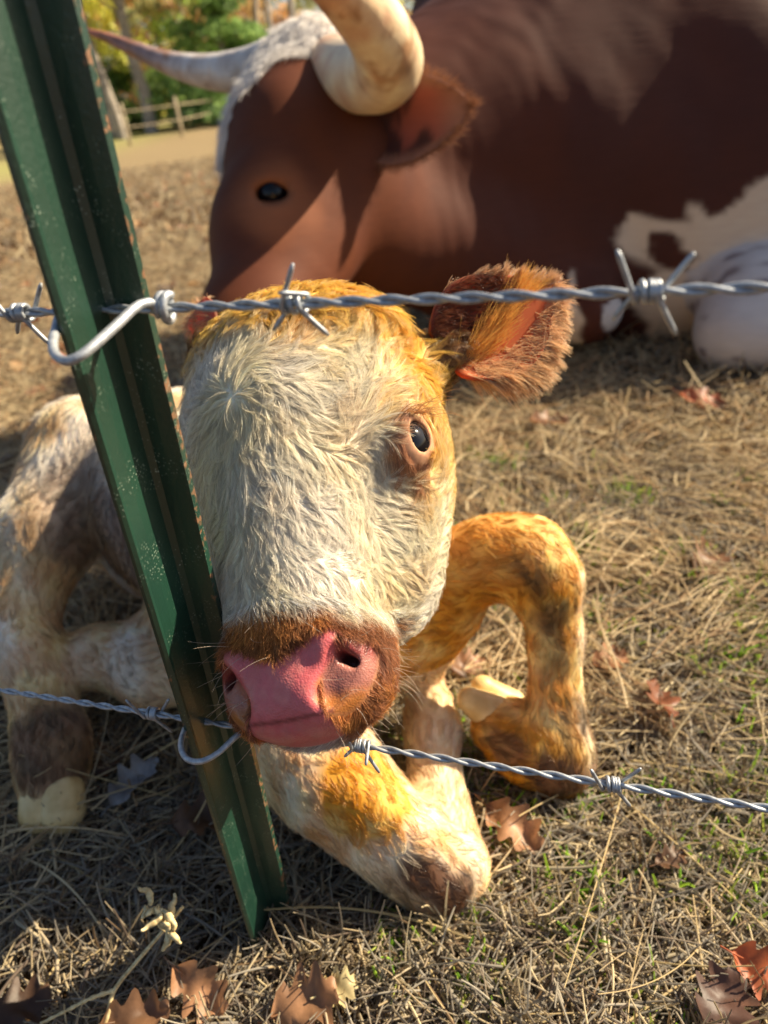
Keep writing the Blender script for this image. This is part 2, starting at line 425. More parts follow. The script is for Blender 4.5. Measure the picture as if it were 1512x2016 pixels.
# ------------------------------------------------------------------ the fence: post, two wires, clips
W_DIR = np.array([.94, -.342, 0.0]); W_DIR /= np.linalg.norm(W_DIR)
N_DIR = np.array([-W_DIR[1], W_DIR[0], 0.0])           # away from the camera
POST_T = at(221, 620, .277); POST_B = np.array([-.1175, .3225, 0.0])
def post_axis(z):
    return POST_B + (POST_T - POST_B) * ((z - POST_B[2]) / (POST_T[2] - POST_B[2]))
def build_post():
    # cross-section (u along the wires, v towards the camera): T with a rounded, slightly ribbed stem
    t = .0017; f = .0160; s_ = .0285
    sec = [(-f, -.0030), (-f, .0006), (-f * .55, .0014), (-t - .0022, .0018), (-t, .0042), (-t, .012), (-t - .0003, .0185), (-t, .025), (-t - .0004, s_ - .0015), (-t * .5, s_),
           (t * .5, s_), (t + .0004, s_ - .0015), (t, .025), (t + .0003, .0185), (t, .012), (t, .0042), (t + .0022, .0018), (f * .55, .0014), (f, .0006), (f, -.0030), (f - .002, -.0034), (0, -.0036), (-f + .002, -.0034)]
    zs = np.concatenate([[-.12], np.linspace(-.02, 1.18, 60)])
    V = []; E_ = []
    for z in zs:
        a = post_axis(z)
        for (u, v) in sec:
            wob = .0002 * math.sin(z * 60 + u * 300)
            V.append(a + W_DIR * (u + wob) - N_DIR * (v + wob))
            E_.append(.38 if (abs(u) > f - .001 and v < .002) else (.30 if v > s_ - .001 else -.2))
    n = len(sec); Fc = []
    for i in range(len(zs) - 1):
        for j in range(n):
            j2 = (j + 1) % n; Fc.append((i * n + j, (i + 1) * n + j, (i + 1) * n + j2, i * n + j2))
    Fc.append(tuple(range(n))); Fc.append(tuple((len(zs) - 1) * n + j for j in range(n))[::-1])
    root = empty('fence_post', tuple(POST_B))
    tag(root, 'dark green painted steel T post leaning beside the calf, worn and speckled', 'fence post')
    o = link_mesh('post_shaft', V, Fc, M_POST, root, smooth=False); set_val(o.data, 'edge', E_)
    bm = bmesh.new(); bm.from_mesh(o.data); bmesh.ops.recalc_face_normals(bm, faces=bm.faces); bm.to_mesh(o.data); bm.free()
    for z in np.arange(.10, 1.15, .054):               # studs on the wire side
        a = post_axis(z) + N_DIR * .0065
        v, fc = ball(a, (.0075, .0045, .0035), np.array([W_DIR, N_DIR, (0, 0, 1)]), 12, 8)
        q = link_mesh('stud', v, fc, M_POST, root); set_val(q.data, 'edge', np.full(len(v), .05))
build_post()

WIRE_R = .00098
def wire_strands(A, B, pitch=.0255, phase=0.0):
    L = np.linalg.norm(B - A); T = (B - A) / L
    u = unit(np.cross(T, (0, 0, 1))); v = np.cross(T, u)
    t = np.arange(0, L, .0012); out = []
    for ph in (0, math.pi):
        a = 2 * math.pi * t / pitch + ph + phase + .35 * np.sin(t * 23)
        P = A + t[:, None] * T + WIRE_R * .98 * (np.cos(a)[:, None] * u + np.sin(a)[:, None] * v)
        out.append(P)
    return out, T, u, v
def barb(c, T, u, v, ends, seed):
    """two short wires wound round the twisted pair; ends: angle, forward lean and length of each of the four points"""
    rng = random.Random(seed); R_ = WIRE_R * 2 + .00085; parts = []; half = .0042
    for w_ in range(2):
        (a0, f0, l0), (a1, f1, l1) = ends[w_]
        turns = 2.0 + ((a1 - a0) / (2 * math.pi)) % 1.0
        x0, x1 = -half + w_ * .0019, half - (1 - w_) * .0019
        pts = []
        for i in range(int(turns * 26) + 1):
            s_ = i / (turns * 26); a = a0 + s_ * turns * 2 * math.pi
            pts.append(c + T * (x0 + (x1 - x0) * s_) + R_ * (math.cos(a) * u + math.sin(a) * v))
        def tip(p, a, sgn, lean, ln):
            rd = math.cos(a) * u + math.sin(a) * v; tg = sgn * (-math.sin(a) * u + math.cos(a) * v)
            return p + ln * unit(tg * .95 + rd * .05 + T * lean)
        q0 = tip(pts[0], a0, -1, f0, l0); q1 = tip(pts[-1], a0 + turns * 2 * math.pi, 1, f1, l1)
        pre = [q0 + (pts[0] - q0) * k_ for k_ in np.linspace(0, .93, 8)]; post = [q1 + (pts[-1] - q1) * k_ for k_ in np.linspace(.93, 0, 8)]
        path = pre + pts[1:-1] + post
        r = np.full(len(path), .00088); r[0] = .0005; r[-1] = .0005
        parts.append(tube(path, r, 9))
    return merge(parts)
def barbed_wire(P, t0, t1, barbs, label, phase=0.0, name='barbed_wire'):
    A = P + W_DIR * t0; B = P + W_DIR * t1
    st, T, u, v = wire_strands(A, B, phase=phase)
    root = empty(name, tuple(P)); tag(root, label, 'barbed wire', 'barbed wires of the fence')
    for s_ in st:
        V, Fc = tube(s_, WIRE_R, 8); link_mesh('wire_strand', V, Fc, M_WIRE, root)
    for i, (t, ends) in enumerate(barbs):
        V, Fc = barb(P + W_DIR * t, T, u, v, ends, i); link_mesh('barb', V, Fc, M_WIRE, root)
    return root
WT = at(330, 606, .262); WL = at(445, 1427, .386)
def wt_at(P, px):       # distance along the wire at which it crosses the column px of the photograph
    a = RC.T @ (P - CAM_POS); d = RC.T @ W_DIR; k_ = (px - 756) / F_PX
    return (a[0] - k_ * a[2]) / (k_ * d[2] - d[0])
def dir_ang(px, py):    # angle round the wire of a direction given as seen in the photograph
    return math.atan2(-py, px)
# angles: u is horizontal towards the camera side, v is vertical; a point leaves tangentially
up_, dn_ = math.pi * 1.0, 0.0
std = [((0.1, -.35, .0145), (0.3, .45, .0145)), ((3.3, -.7, .0125), (3.2, .7, .0125))]
alt = [((0.4, .15, .0145), (0.0, .45, .0150)), ((2.6, -.9, .011), (5.2, .1, .010))]
tb = [(wt_at(WT, 1277), std), (wt_at(WT, 582), [((0.0, .5, .0155), (0.5, .55, .0135)), ((2.9, -.9, .012), (4.4, -.9, .010))]), (wt_at(WT, 40), std)]
sp = tb[0][0] - tb[1][0]
tb += [(tb[0][0] + sp * k_, alt) for k_ in (1, 2, 3, 4)] + [(tb[2][0] - sp * k_, alt) for k_ in (1, 2, 3, 4, 5)]
barbed_wire(WT, -1.4, 1.0, tb, 'twisted galvanised barbed wire crossing in front of the calf forehead', .4)
lb = [(wt_at(WL, 1205), std), (wt_at(WL, 712), alt), (wt_at(WL, 300), std)]
sp = lb[0][0] - lb[1][0]
lb += [(lb[0][0] + sp * k_, alt) for k_ in (1, 2, 3)] + [(lb[2][0] - sp * k_, alt) for k_ in (1, 2, 3, 4, 5)]
barbed_wire(WL, -1.4, 1.0, lb, 'twisted galvanised barbed wire passing low behind the calf muzzle', 1.3)

def clip(label, knot, pts, r, ringr):
    T = W_DIR; u = -N_DIR; v = np.array([0, 0, 1.0]); ring = []
    for i in range(34):
        a = 2.2 - i / 33 * 2 * math.pi * 1.45
        ring.append(knot + T * (.0028 - .0034 * i / 33) + ringr * (math.cos(a) * u * .9 + math.sin(a) * v * 1.1))
    path = list(ring) + list(smooth_path(pts, 10))
    P = np.array(path)
    for _ in range(2): P[1:-1] = (P[:-2] + 2 * P[1:-1] + P[2:]) / 4
    V, Fc = tube(P, r, 12); o = link_mesh('wire_clip', V, Fc, M_WIRE, loc=tuple(knot)); tag(o, label, 'wire clip', 'wire clips on the green post'); return o
kn = WT + W_DIR * wt_at(WT, 322)
clip('bent grey wire clip tying the upper wire to the green post', kn,
     [at(300, 594, .258), at(270, 603, .252), at(232, 638, .245), at(190, 676, .239), at(160, 700, .236), at(132, 711, .236), at(110, 700, .239), at(104, 675, .246), at(112, 640, .258), at(118, 615, .268)], .00165, .0042)
kl = WL + W_DIR * wt_at(WL, 540)
clip('bent grey wire clip tying the lower wire, half hidden by the muzzle', kl,
     [at(520, 1420, .362), at(470, 1446, .358), at(430, 1482, .352), at(395, 1499, .350), at(368, 1494, .354), at(356, 1470, .362), at(362, 1440, .375), at(375, 1420, .386)], .0015, .0036)

# ------------------------------------------------------------------ the calf
_r = RC.T  # world -> camera (as rows: RC maps camera->world)
hy_c = unit([.135, .945, -.325]); hx_c = unit(np.array([1, 0, 0]) - hy_c[0] * hy_c); hz_c = np.cross(hx_c, hy_c); hz_c = -hz_c if hz_c[2] > 0 else hz_c
yaw = rad(21)
hz_r = math.cos(yaw) * hz_c - math.sin(yaw) * hx_c
hx_r = math.cos(yaw) * hx_c + math.sin(yaw) * hz_c
HX, HY, HZ = RC @ hx_r, RC @ hy_c, RC @ hz_r           # head axes in the world: its left side, down the face, out of the face
HO = at(575, 865, .412)
HR = np.array([HX, HY, HZ])
def H(x, y, z): return HO + (x * HX + y * HY + z * HZ) * .01
def to_head(P): return (P - HO) @ HR.T * 100
EYES = {1: (np.array([6.25, 2.3, .15]), 1.5), -1: (np.array([-6.25, 2.3, .15]), 1.5)}
LIMBS = [
    # (name, points with radii) each a chain; used for the surface and for the lie of the hair
    [(at(560, 1420, .56), .050), (at(650, 1530, .535), .038), (at(735, 1612, .528), .0305), (at(815, 1678, .526), .0285), (at(860, 1704, .528), .028)],
    [(at(872, 1700, .534), .0285), (at(866, 1630, .552), .0225), (at(858, 1540, .578), .0180), (at(850, 1440, .612), .0195), (at(846, 1390, .63), .020)],
    [(at(800, 1215, .62), .045), (at(900, 1125, .585), .0300), (at(970, 1092, .57), .0262), (at(1032, 1098, .567), .0272), (at(1072, 1146, .567), .0250)],
    [(at(1073, 1150, .567), .0248), (at(1096, 1260, .575), .0165), (at(1092, 1370, .583), .0160), (at(1092, 1450, .588), .0225), (at(1100, 1500, .590), .0240)],
    [(at(1094, 1492, .590), .0255), (at(1035, 1465, .596), .0265), (at(985, 1428, .604), .0225)],
    [(at(195, 925, .77), .078), (at(95, 1050, .715), .045), (at(55, 1180, .695), .028), (at(45, 1275, .675), .028)],
    [(at(45, 1280, .672), .030), (at(80, 1360, .652), .0235), (at(100, 1450, .640), .0270), (at(104, 1515, .634), .026), (at(104, 1550, .628), .024)],
    [(at(390, 1200, .70), .040), (at(300, 1285, .69), .030), (at(195, 1290, .69), .026)],
    [(at(195, 1292, .69), .026), (at(300, 1325, .665), .028), (at(380, 1330, .65), .024)],
]
def calf_field():
    xs = steps((-.46, -.17, .0045), (-.155, .003), (.085, .0014), (.10, .003), (.22, .0035))
    ys = steps((.18, .20, .003), (.50, .0014), (.54, .003), (1.02, .005))
    zs = steps((-.02, .16, .0035), (.20, .002), (.48, .0014), (.50, .004))
    F = Field(xs, ys, zs)
    c = .01; R = HR
    def E(x, y, z, a, b_, d, k=1.5, **kw): F.ell(H(x, y, z), (a * c, b_ * c, d * c), R, k * c, **kw)
    E(0, -1.6, -1.2, 6.55, 6.3, 5.6)
    E(.9, -4.7, -.8, 6.2, 3.5, 4.6, 2)
    for s in (1, -1):
        E(s * 4.7, .4, .1, 2.3, 2.7, 2.0, 2)
        E(s * 5.0, 0.5, -2.8, 2.5, 4.8, 3.0, 2.5)
        E(s * 4.2, 4.6, -3.4, 2.3, 4.2, 3.0, 2.5)
        E(s * 3.7, 8.0, -3.6, 1.9, 3.0, 2.6, 2.5)
    F.cone(H(0, .5, .8), H(0, 9.6, 1.1), .049, .037, .02)
    F.cone(H(0, 2, -4.2), H(0, 12.4, -2.0), .050, .027, .03)
    E(0, 13.0, .4, 3.7, 3.1, 3.5, 1.5)
    E(0, 13.7, 1.3, 2.9, 2.3, 2.75, 1.2)
    for s in (1, -1):
        E(s * 2.75, 13.2, 1.2, 1.35, 2.3, 2.0, 1.0)
        E(s * 2.35, 12.3, 3.05, .80, .85, 1.0, .9)                # the upper lobe beside each nostril
        E(s * 1.2, 14.6, 2.6, 1.2, 1.15, 1.2, 1.2)
    E(0, 15.6, .7, 2.1, .80, 2.75, .28)                        # lower lip and chin
    for s in (1, -1):
        for q in range(4):
            F.cone(H(s * (2.95 + .19 * q), 12.70 + .10 * q, 4.4), H(s * (2.7 + .15 * q), 13.0 + .1 * q, 1.9), .0021, .0020, .002, carve=True)
        F.ell(H(s * 3.35, 13.75, 4.05), (.0098, .0150, .0100), np.array([[.94, .34 * s, 0], [-.34 * s, .94, 0], [0, 0, 1]]) @ R, .003, carve=True)
        F.cone(H(s * 3.05, 12.95, 4.0), H(s * 2.40, 14.4, 3.95), .0070, .0082, .0025, carve=True)
    F.cone(H(2.6, 15.0, 2.4), H(3.8, 13.3, -1.2), .0014, .001, .003, carve=True)
    F.cone(H(-2.6, 15.0, 2.4), H(-3.8, 13.3, -1.2), .0014, .001, .003, carve=True)
    # eyes: lids round a ball, then the almond opening
    for s, (ec, er) in EYES.items():
        F.ell(H(*ec), (.0166,) * 3, R, .008)
        out = unit([s * 1.0, -.05, .50]); t1 = unit([-s * .22, 1.0, -.1]); t1 = unit(t1 - (t1 @ out) * out); t2 = np.cross(out, t1)
        Re = np.array([t1, t2, out]) @ R
        F.ell(H(*(ec + out * 1.5)), (.0088, .0069, .0120), Re, .002, carve=True)
        E(s * 5.9, 4.4, 1.3, .5, 1.0, .35, .6, carve=True)   # hollow in front of the eye
    F.cone(H(5.0, -3.4, -3.6), at(890, 700, .442), .022, .0125, .015)   # ear roots
    F.cone(H(-5.0, -3.4, -3.6), at(425, 690, .475), .022, .0125, .015)
    # neck and trunk
    F.chain([(H(0, .5, -5.0), .060), (at(560, 1000, .56), .075), (at(520, 1040, .66), .098), (at(400, 980, .75), .100), (at(275, 940, .84), .086)], .04)
    F.cone(at(560, 1180, .60), at(480, 1200, .68), .060, .075, .03)
    F.cone(at(350, 1065, .80), at(235, 1010, .86), .062, .058, .04)                 # belly and flank in the shade behind the post
    F.cone(at(800, 1250, .63), at(885, 1200, .605), .046, .026, .025)               # breast at the root of the raised foreleg
    for L in LIMBS: F.chain(L, .018)
    F.ell(at(1040, 1092, .562), (.0275, .026, .027), None, .012)
    F.ell(at(1090, 1140, .560), (.017, .018, .022), None, .012)                      # knee cap
    F.cone(at(1112, 1170, .573), at(1118, 1460, .590), .0085, .0100, .010)           # tendon down the back of the shank
    F.cone(at(1060, 1180, .560), at(1068, 1420, .575), .0080, .0080, .010)
    F.ell(at(1066, 1478, .580), (.017, .017, .016), None, .010); F.ell(at(1122, 1480, .590), (.015, .016, .018), None, .010)
    F.ell(at(905, 1700, .520), (.018, .018, .017), None, .010); F.cone(at(700, 1560, .505), at(835, 1660, .505), .011, .010, .012)
    F.cone(at(835, 1600, .552), at(832, 1440, .60), .008, .009, .010)
    F.ell(at(60, 1290, .660), (.026, .024, .030), None, .012); F.ell(at(118, 1462, .630), (.022, .020, .022), None, .012)
    F.ell(at(864, 1716, .527), (.030, .026, .024), None, .012)
    return F
CF = calf_field(); CV, CQ = CF.mesh(); del CF
CN = vnormals(CV, CQ)
bvh = BVHTree.FromPolygons(CV.tolist(), CQ.tolist())
def surf(tree, px, py, d=1.0):
    r = unit(RC @ np.array([(px - 756) / F_PX, (py - 1008) / F_PX, 1.0])); q = tree.ray_cast(CAM_POS.tolist(), r.tolist())[0]
    return np.array(q) if q is not None else at(px, py, d)
print('calf verts', len(CV))

CREAM = np.array([.95, .87, .66]); IVORY = np.array([.97, .91, .81]); YEL = np.array([.66, .31, .018]); GOLD = np.array([.86, .58, .13])
BROWN = np.array([.16, .065, .028]); ORANGE = np.array([.46, .20, .055]); PINK = np.array([.58, .125, .135]); DARK = np.array([.05, .028, .016])
limb_seg = np.array([(*a, *b) for L in LIMBS for (a, _), (b, _) in zip(L[:-1], L[1:])])
limb_id = np.array([i for i, L in enumerate(LIMBS) for _ in L[:-1]])
def nearest_limb(P):
    best = np.full(len(P), 9.0); bi = np.zeros(len(P), int)
    for i, s in enumerate(limb_seg):
        a = s[:3]; ba = s[3:] - a; h = np.clip(((P - a) @ ba) / (ba @ ba), 0, 1)
        d = np.linalg.norm(P - a - h[:, None] * ba, axis=1); q = d < best; best[q] = d[q]; bi[q] = i
    return bi, best
def head_mask(P):
    h = to_head(P); return sstep(-9.5, -7.0, h[:, 2]) * (h[:, 1] < 18) * (np.abs(h[:, 0]) < 9)
def is_head(P):
    h = to_head(P); return (h[:, 2] > -8) & (np.abs(h[:, 0]) < 8.5) & (h[:, 1] > -11) & (h[:, 1] < 18.2) & (P[:, 1] < .50)
def pad_mask(h):
    # hairless nose leather
    x, y, z = np.abs(h[:, 0]), h[:, 1], h[:, 2]
    top = np.interp(x, [0, .8, 2.0, 2.6, 3.3], [12.75, 12.3, 11.75, 11.6, 11.9])
    side = np.interp(y, [11.4, 12.4, 13.1, 13.9, 14.6, 15.3, 16.0], [3.0, 2.8, 2.3, 1.75, 1.6, 1.95, 2.3])
    return sstep(-.22, .22, y - top) * sstep(-.12, .12, side - x) * sstep(.9, 1.5, z) * (y < 17.4)
def bowl_mask(h):
    x, y, z = np.abs(h[:, 0]), h[:, 1], h[:, 2]
    d = np.hypot((x - 2.95 + .30 * (y - 13.7)) / 1.0, (y - 13.7) / 1.6)
    return sstep(1.12, .92, d) * (z > 1.0)
def skin_color(P):
    h = to_head(P); hd = is_head(P); n1 = noise(P, .05, 1); n2 = noise(P, .018, 2)
    c = mixc(IVORY * .92, CREAM * .9, sstep(-.6, .8, n1))
    # yellow birth staining
    st = np.zeros(len(P))
    st = np.where(hd, 1.0 * sstep(-2.3, -5.6, h[:, 1] + 1.0 * n1 + .5 * n2 - .25 * h[:, 0]) + .7 * sstep(5.2, 6.8, h[:, 0] + .5 * n2) * sstep(6, 3, h[:, 1]) + .22 * sstep(-1, 3, h[:, 0]) * sstep(.0, .8, n2), st)
    bi, bd = nearest_limb(P); li = limb_id[bi]
    body = ~hd
    leg1 = (.75 + .25 * sstep(-1.2, .4, noise(P, .09, 1) + .5 * n2)) * np.where(li == 0, np.clip(.42 + .25 * n2 + sstep(.045, .02, np.linalg.norm(P - surf(bvh, 720, 1555), axis=1) + .008 * n2), 0, 1), np.where(li == 1, .55, 1.0))
    kn = P - at(1090, 1300, .578); edge = np.where((li == 2) | (li == 3) | (li == 4), sstep(.008, .018, kn @ RC[:, 0] + .004 * n2 - .10 * np.maximum(0, kn @ RC[:, 1])) * .8 + .15 * sstep(-.052, -.075, kn @ RC[:, 1]), 0)  # stain thinned on the leg's outer side and top, painting their highlight
    st = np.where(body & (li <= 4), leg1 * (1 - .75 * edge), st)
    st = np.where(body & (li > 4), .55 * sstep(-.6, 1.4, n1 + .3 * n2 + 1.3 * sstep(.20, .10, P[:, 2])), st)
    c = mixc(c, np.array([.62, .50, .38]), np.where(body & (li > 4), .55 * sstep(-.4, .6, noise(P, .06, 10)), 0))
    c = mixc(c, mixc(GOLD, YEL, np.where(hd, .6 * sstep(-.1, 1.0, n2), sstep(-1.0, .4, n2))), np.clip(st, 0, 1))
    # brown patches on the legs
    br = np.zeros(len(P))
    br = np.where(body & (li == 3), .95 * sstep(.03, .065, -(P - at(1098, 1300, .575)) @ RC[:, 0] * 0 + (P - at(1085, 1300, .58)) @ RC[:, 0] + .02 + .012 * n2), br)
    def blob(px, py, d, r, s=.008): return sstep(r + s, r - s, np.linalg.norm(P - surf(bvh, px, py, d), axis=1) + .006 * n2)
    br = np.maximum(br, .75 * blob(1050, 1150, .535, .012)); br = np.maximum(br, .8 * blob(1085, 1215, .55, .012)); br = np.maximum(br, .7 * blob(1040, 1370, .55, .007))
    br = np.maximum(br, .95 * blob(1100, 1540, .575, .026)); br = np.maximum(br, .9 * blob(1000, 1480, .58, .020))
    br = np.maximum(br, .85 * blob(838, 1745, .5, .011)); br = np.maximum(br, .75 * blob(885, 1765, .5, .009))
    br = np.maximum(br, .85 * blob(100, 1470, .625, .040)); br = np.maximum(br, .5 * blob(150, 1000, .70, .05)); br = np.maximum(br, .75 * blob(215, 1070, .78, .055))  # last patch: brown belly fur, also painted dark for the shade there
    def path(pts, r):
        Q = [surf(bvh, a, b) for a, b in pts]; dd = np.full(len(P), 9.0)
        for a, b in zip(Q[:-1], Q[1:]):
            ba = b - a; h = np.clip(((P - a) @ ba) / (ba @ ba), 0, 1); dd = np.minimum(dd, np.linalg.norm(P - a - h[:, None] * ba, axis=1))
        return sstep(r * 1.35, r * .6, dd + .003 * n2)
    br = np.maximum(br, .72 * path([(1010, 1110), (1055, 1150), (1088, 1225), (1095, 1300)], .0075) * (.6 + .4 * n2))
    br = np.maximum(br, .55 * path([(1120, 1380), (1125, 1450), (1120, 1520)], .007)); br = np.maximum(br, .97 * path([(825, 1722), (860, 1748), (890, 1770)], .0150)); br = np.maximum(br, .6 * path([(770, 1740), (820, 1790)], .008))
    sk = noise(P * np.array([1.6, 1.0, .22]), .013, 11); br = np.maximum(br, np.where((li == 3) | (li == 4), .42 * sstep(.3, 1.1, sk + .3 * n1), 0))
    br = np.maximum(br, .9 * blob(905, 1745, .5, .010)); br = np.maximum(br, .7 * blob(845, 1785, .5, .012)); br = np.maximum(br, .55 * blob(770, 1745, .5, .008))
    br = np.where(hd, 0, br)
    for q in (at(900, 700, .442), at(425, 690, .475)): br = np.maximum(br, .9 * sstep(.034, .022, np.linalg.norm(P - q, axis=1)))  # ear roots painted dark to stand for the shaded gap beside the head
    c = mixc(c, mixc(BROWN, DARK, sstep(0, 1, n2)), np.clip(br, 0, 1))
    # muzzle
    x, y, z = h[:, 0], h[:, 1], h[:, 2]
    mz = hd * sstep(-.3, .5, y - (10.1 + .12 * np.abs(x) ** 1.3 - .5 * (x < -2) + .25 * n2)) * sstep(-2.6, -1.2, z) * sstep(5.5, 4.6, np.abs(x))
    mc = mixc(ORANGE * 1.25, BROWN * 1.9, sstep(-.5, .8, n2 + .7 * np.abs(x + .5) / 3 - .2))
    c = mixc(c, mc, mz * sstep(16.6, 15.8, y))
    pm = pad_mask(h) * hd; bm_ = bowl_mask(h) * hd
    c = mixc(c, mixc(np.array([.34, .13, .10]), np.array([.22, .035, .03]), sstep(13.4, 12.6, y)), bm_)
    c = mixc(c, np.array([.42, .15, .02]), bm_ * sstep(14.0, 14.8, y) * .8)
    c = mixc(c, mixc(PINK, PINK * np.array([1.0, 1.35, 1.2]), sstep(-.5, .8, noise(P, .012, 9) + .5 * noise(P, .004, 2))), pm)
    c = mixc(c, np.array([.16, .03, .03]), hd * (z > 2) * (np.abs(x) < 2.2) * sstep(.14, .02, np.abs(y - 15.28 + .05 * x * x * .5)) * .75)
    pm = np.maximum(pm, bm_)
    # bare reddish skin round the eyes
    for s, (ec, er) in EYES.items():
        d = np.sqrt((x - ec[0] - s * 1.0) ** 2 * .6 + (y - ec[1] - .4) ** 2 * .45 + (z - ec[2] - .7) ** 2 * .6)
        c = mixc(c, np.array([.50, .22, .13]), hd * sstep(1.65, .9, d + .2 * n2) * .85)
    return c, pm, mz, hd, br
cc, pm, mz, hd, _br = skin_color(CV)
calf = link_mesh('calf', CV, CQ, M_SKIN, loc=(-.05, .55, 0)); tag(calf, 'newborn white calf stained yellow, its pink nose poking through the barbed wire', 'calf')
set_col(calf.data, 'col', cc * (1 - .12 * (1 - pm))[:, None]); set_val(calf.data, 'wet', pm)

def calf_details():
    for s, (ec, er) in EYES.items():
        V, Fc = ball(H(*(ec + unit([s * 1.0, -.05, .50]) * .06)), .0152, HR); eo = link_mesh('eye', V, Fc, M_EYE, calf)
        # lashes from the upper lid
        rng = np.random.default_rng(3); n = 46; out = unit([s * 1.0, -.05, .50])
        root = np.array([H(*(ec + out * 1.15 + np.array([0, -1.25 + .16 * math.sin(u * 3), 0]) + np.array([-.35 * s, 0, .95]) * u)) for u in np.linspace(-.95, .95, n)])
        k = 8; P = np.zeros((n, k, 3)); d0 = s * HX * .9 - HY * .15 + HZ * .5
        for i in range(n):
            L = rng.uniform(.010, .020) if i % 6 else .032
            d = unit(d0 + rng.normal(size=3) * .16); p = root[i].copy()
            for j in range(k):
                P[i, j] = p; p = p + d * L / (k - 1); d = unit(d + HY * .13)
        curves_obj('eyelashes', P, np.linspace(.00016, .00004, k)[None, :], np.array([.45, .22, .09]) * rng.uniform(.6, 1.2, (n, 1)), M_FUR, eo)
    # claws of the hooves
    def hoof(pts, r, sc=.8, flat=HX):
        F = Field(*[np.arange(min(p[i] for p in pts) - .05, max(p[i] for p in pts) + .05, .0022) for i in range(3)])
        a, b_ = np.array(pts[0]), np.array(pts[1]); F.cone(a, b_, r, r * sc, .004)
        V, Q = F.mesh(); return link_mesh('hoof', V, Q, M_HOOF, calf)
    hoof([at(975, 1408, .604), at(925, 1378, .602)], .0175, .62)
    hoof([at(1000, 1392, .622), at(950, 1352, .622)], .0165, .60)
    hoof([at(86, 1560, .622), at(84, 1596, .615)], .0190, .98)
    hoof([at(122, 1562, .618), at(124, 1598, .611)], .0185, .98)
    hoof([at(846, 1385, .630), at(838, 1350, .655)], .0185, .7)
calf_details()

# ears
def leaf_surface(base, tip, up, width, cup, nu=26, nv=20, curl=.0, asym=0.0, pw=.62):
    """a cupped ear blade from base to tip; `up` is the direction of its upper edge, normal faces the open side"""
    base = np.asarray(base); ax = np.asarray(tip) - base; L = np.linalg.norm(ax); ax = ax / L
    up = unit(up - (up @ ax) * ax); nr = np.cross(ax, up)
    P = np.zeros((nu, nv, 3)); UV = np.zeros((nu, nv, 2))
    for i in range(nu):
        s = i / (nu - 1)
        wd = width * (math.sin(math.pi * min(1, .10 + .90 * s) ** .80) ** pw) * (1 if s < .999 else .25)
        for j in range(nv):
            t = 2 * j / (nv - 1) - 1
            P[i, j] = base + ax * (L * s) + up * (t * wd + asym * wd * s) + nr * (cup * (t * t) * math.sin(math.pi * min(1, .25 + s * .75)) + curl * s * s)
            UV[i, j] = (s, t)
    return P, UV, ax, up, nr
def mat_ear():
    m_, n, l, b = new_mat('ear_skin')
    a = add(n, 'ShaderNodeAttribute', attribute_name='col'); l.new(a.outputs['Color'], b.inputs['Base Color']); b.inputs['Roughness'].default_value = .5
    tr = n.new('ShaderNodeBsdfTranslucent'); mm = add(n, 'ShaderNodeMixRGB', blend_type='MULTIPLY'); mm.inputs[0].default_value = 1; l.new(a.outputs['Color'], mm.inputs[1]); mm.inputs[2].default_value = (1, .45, .22, 1)
    l.new(mm.outputs[0], tr.inputs[0]); mx = n.new('ShaderNodeMixShader'); mx.inputs[0].default_value = .68
    l.new(b.outputs[0], mx.inputs[1]); l.new(tr.outputs[0], mx.inputs[2]); l.new(mx.outputs[0], n['Material Output'].inputs[0]); return m_
M_EAR = mat_ear()
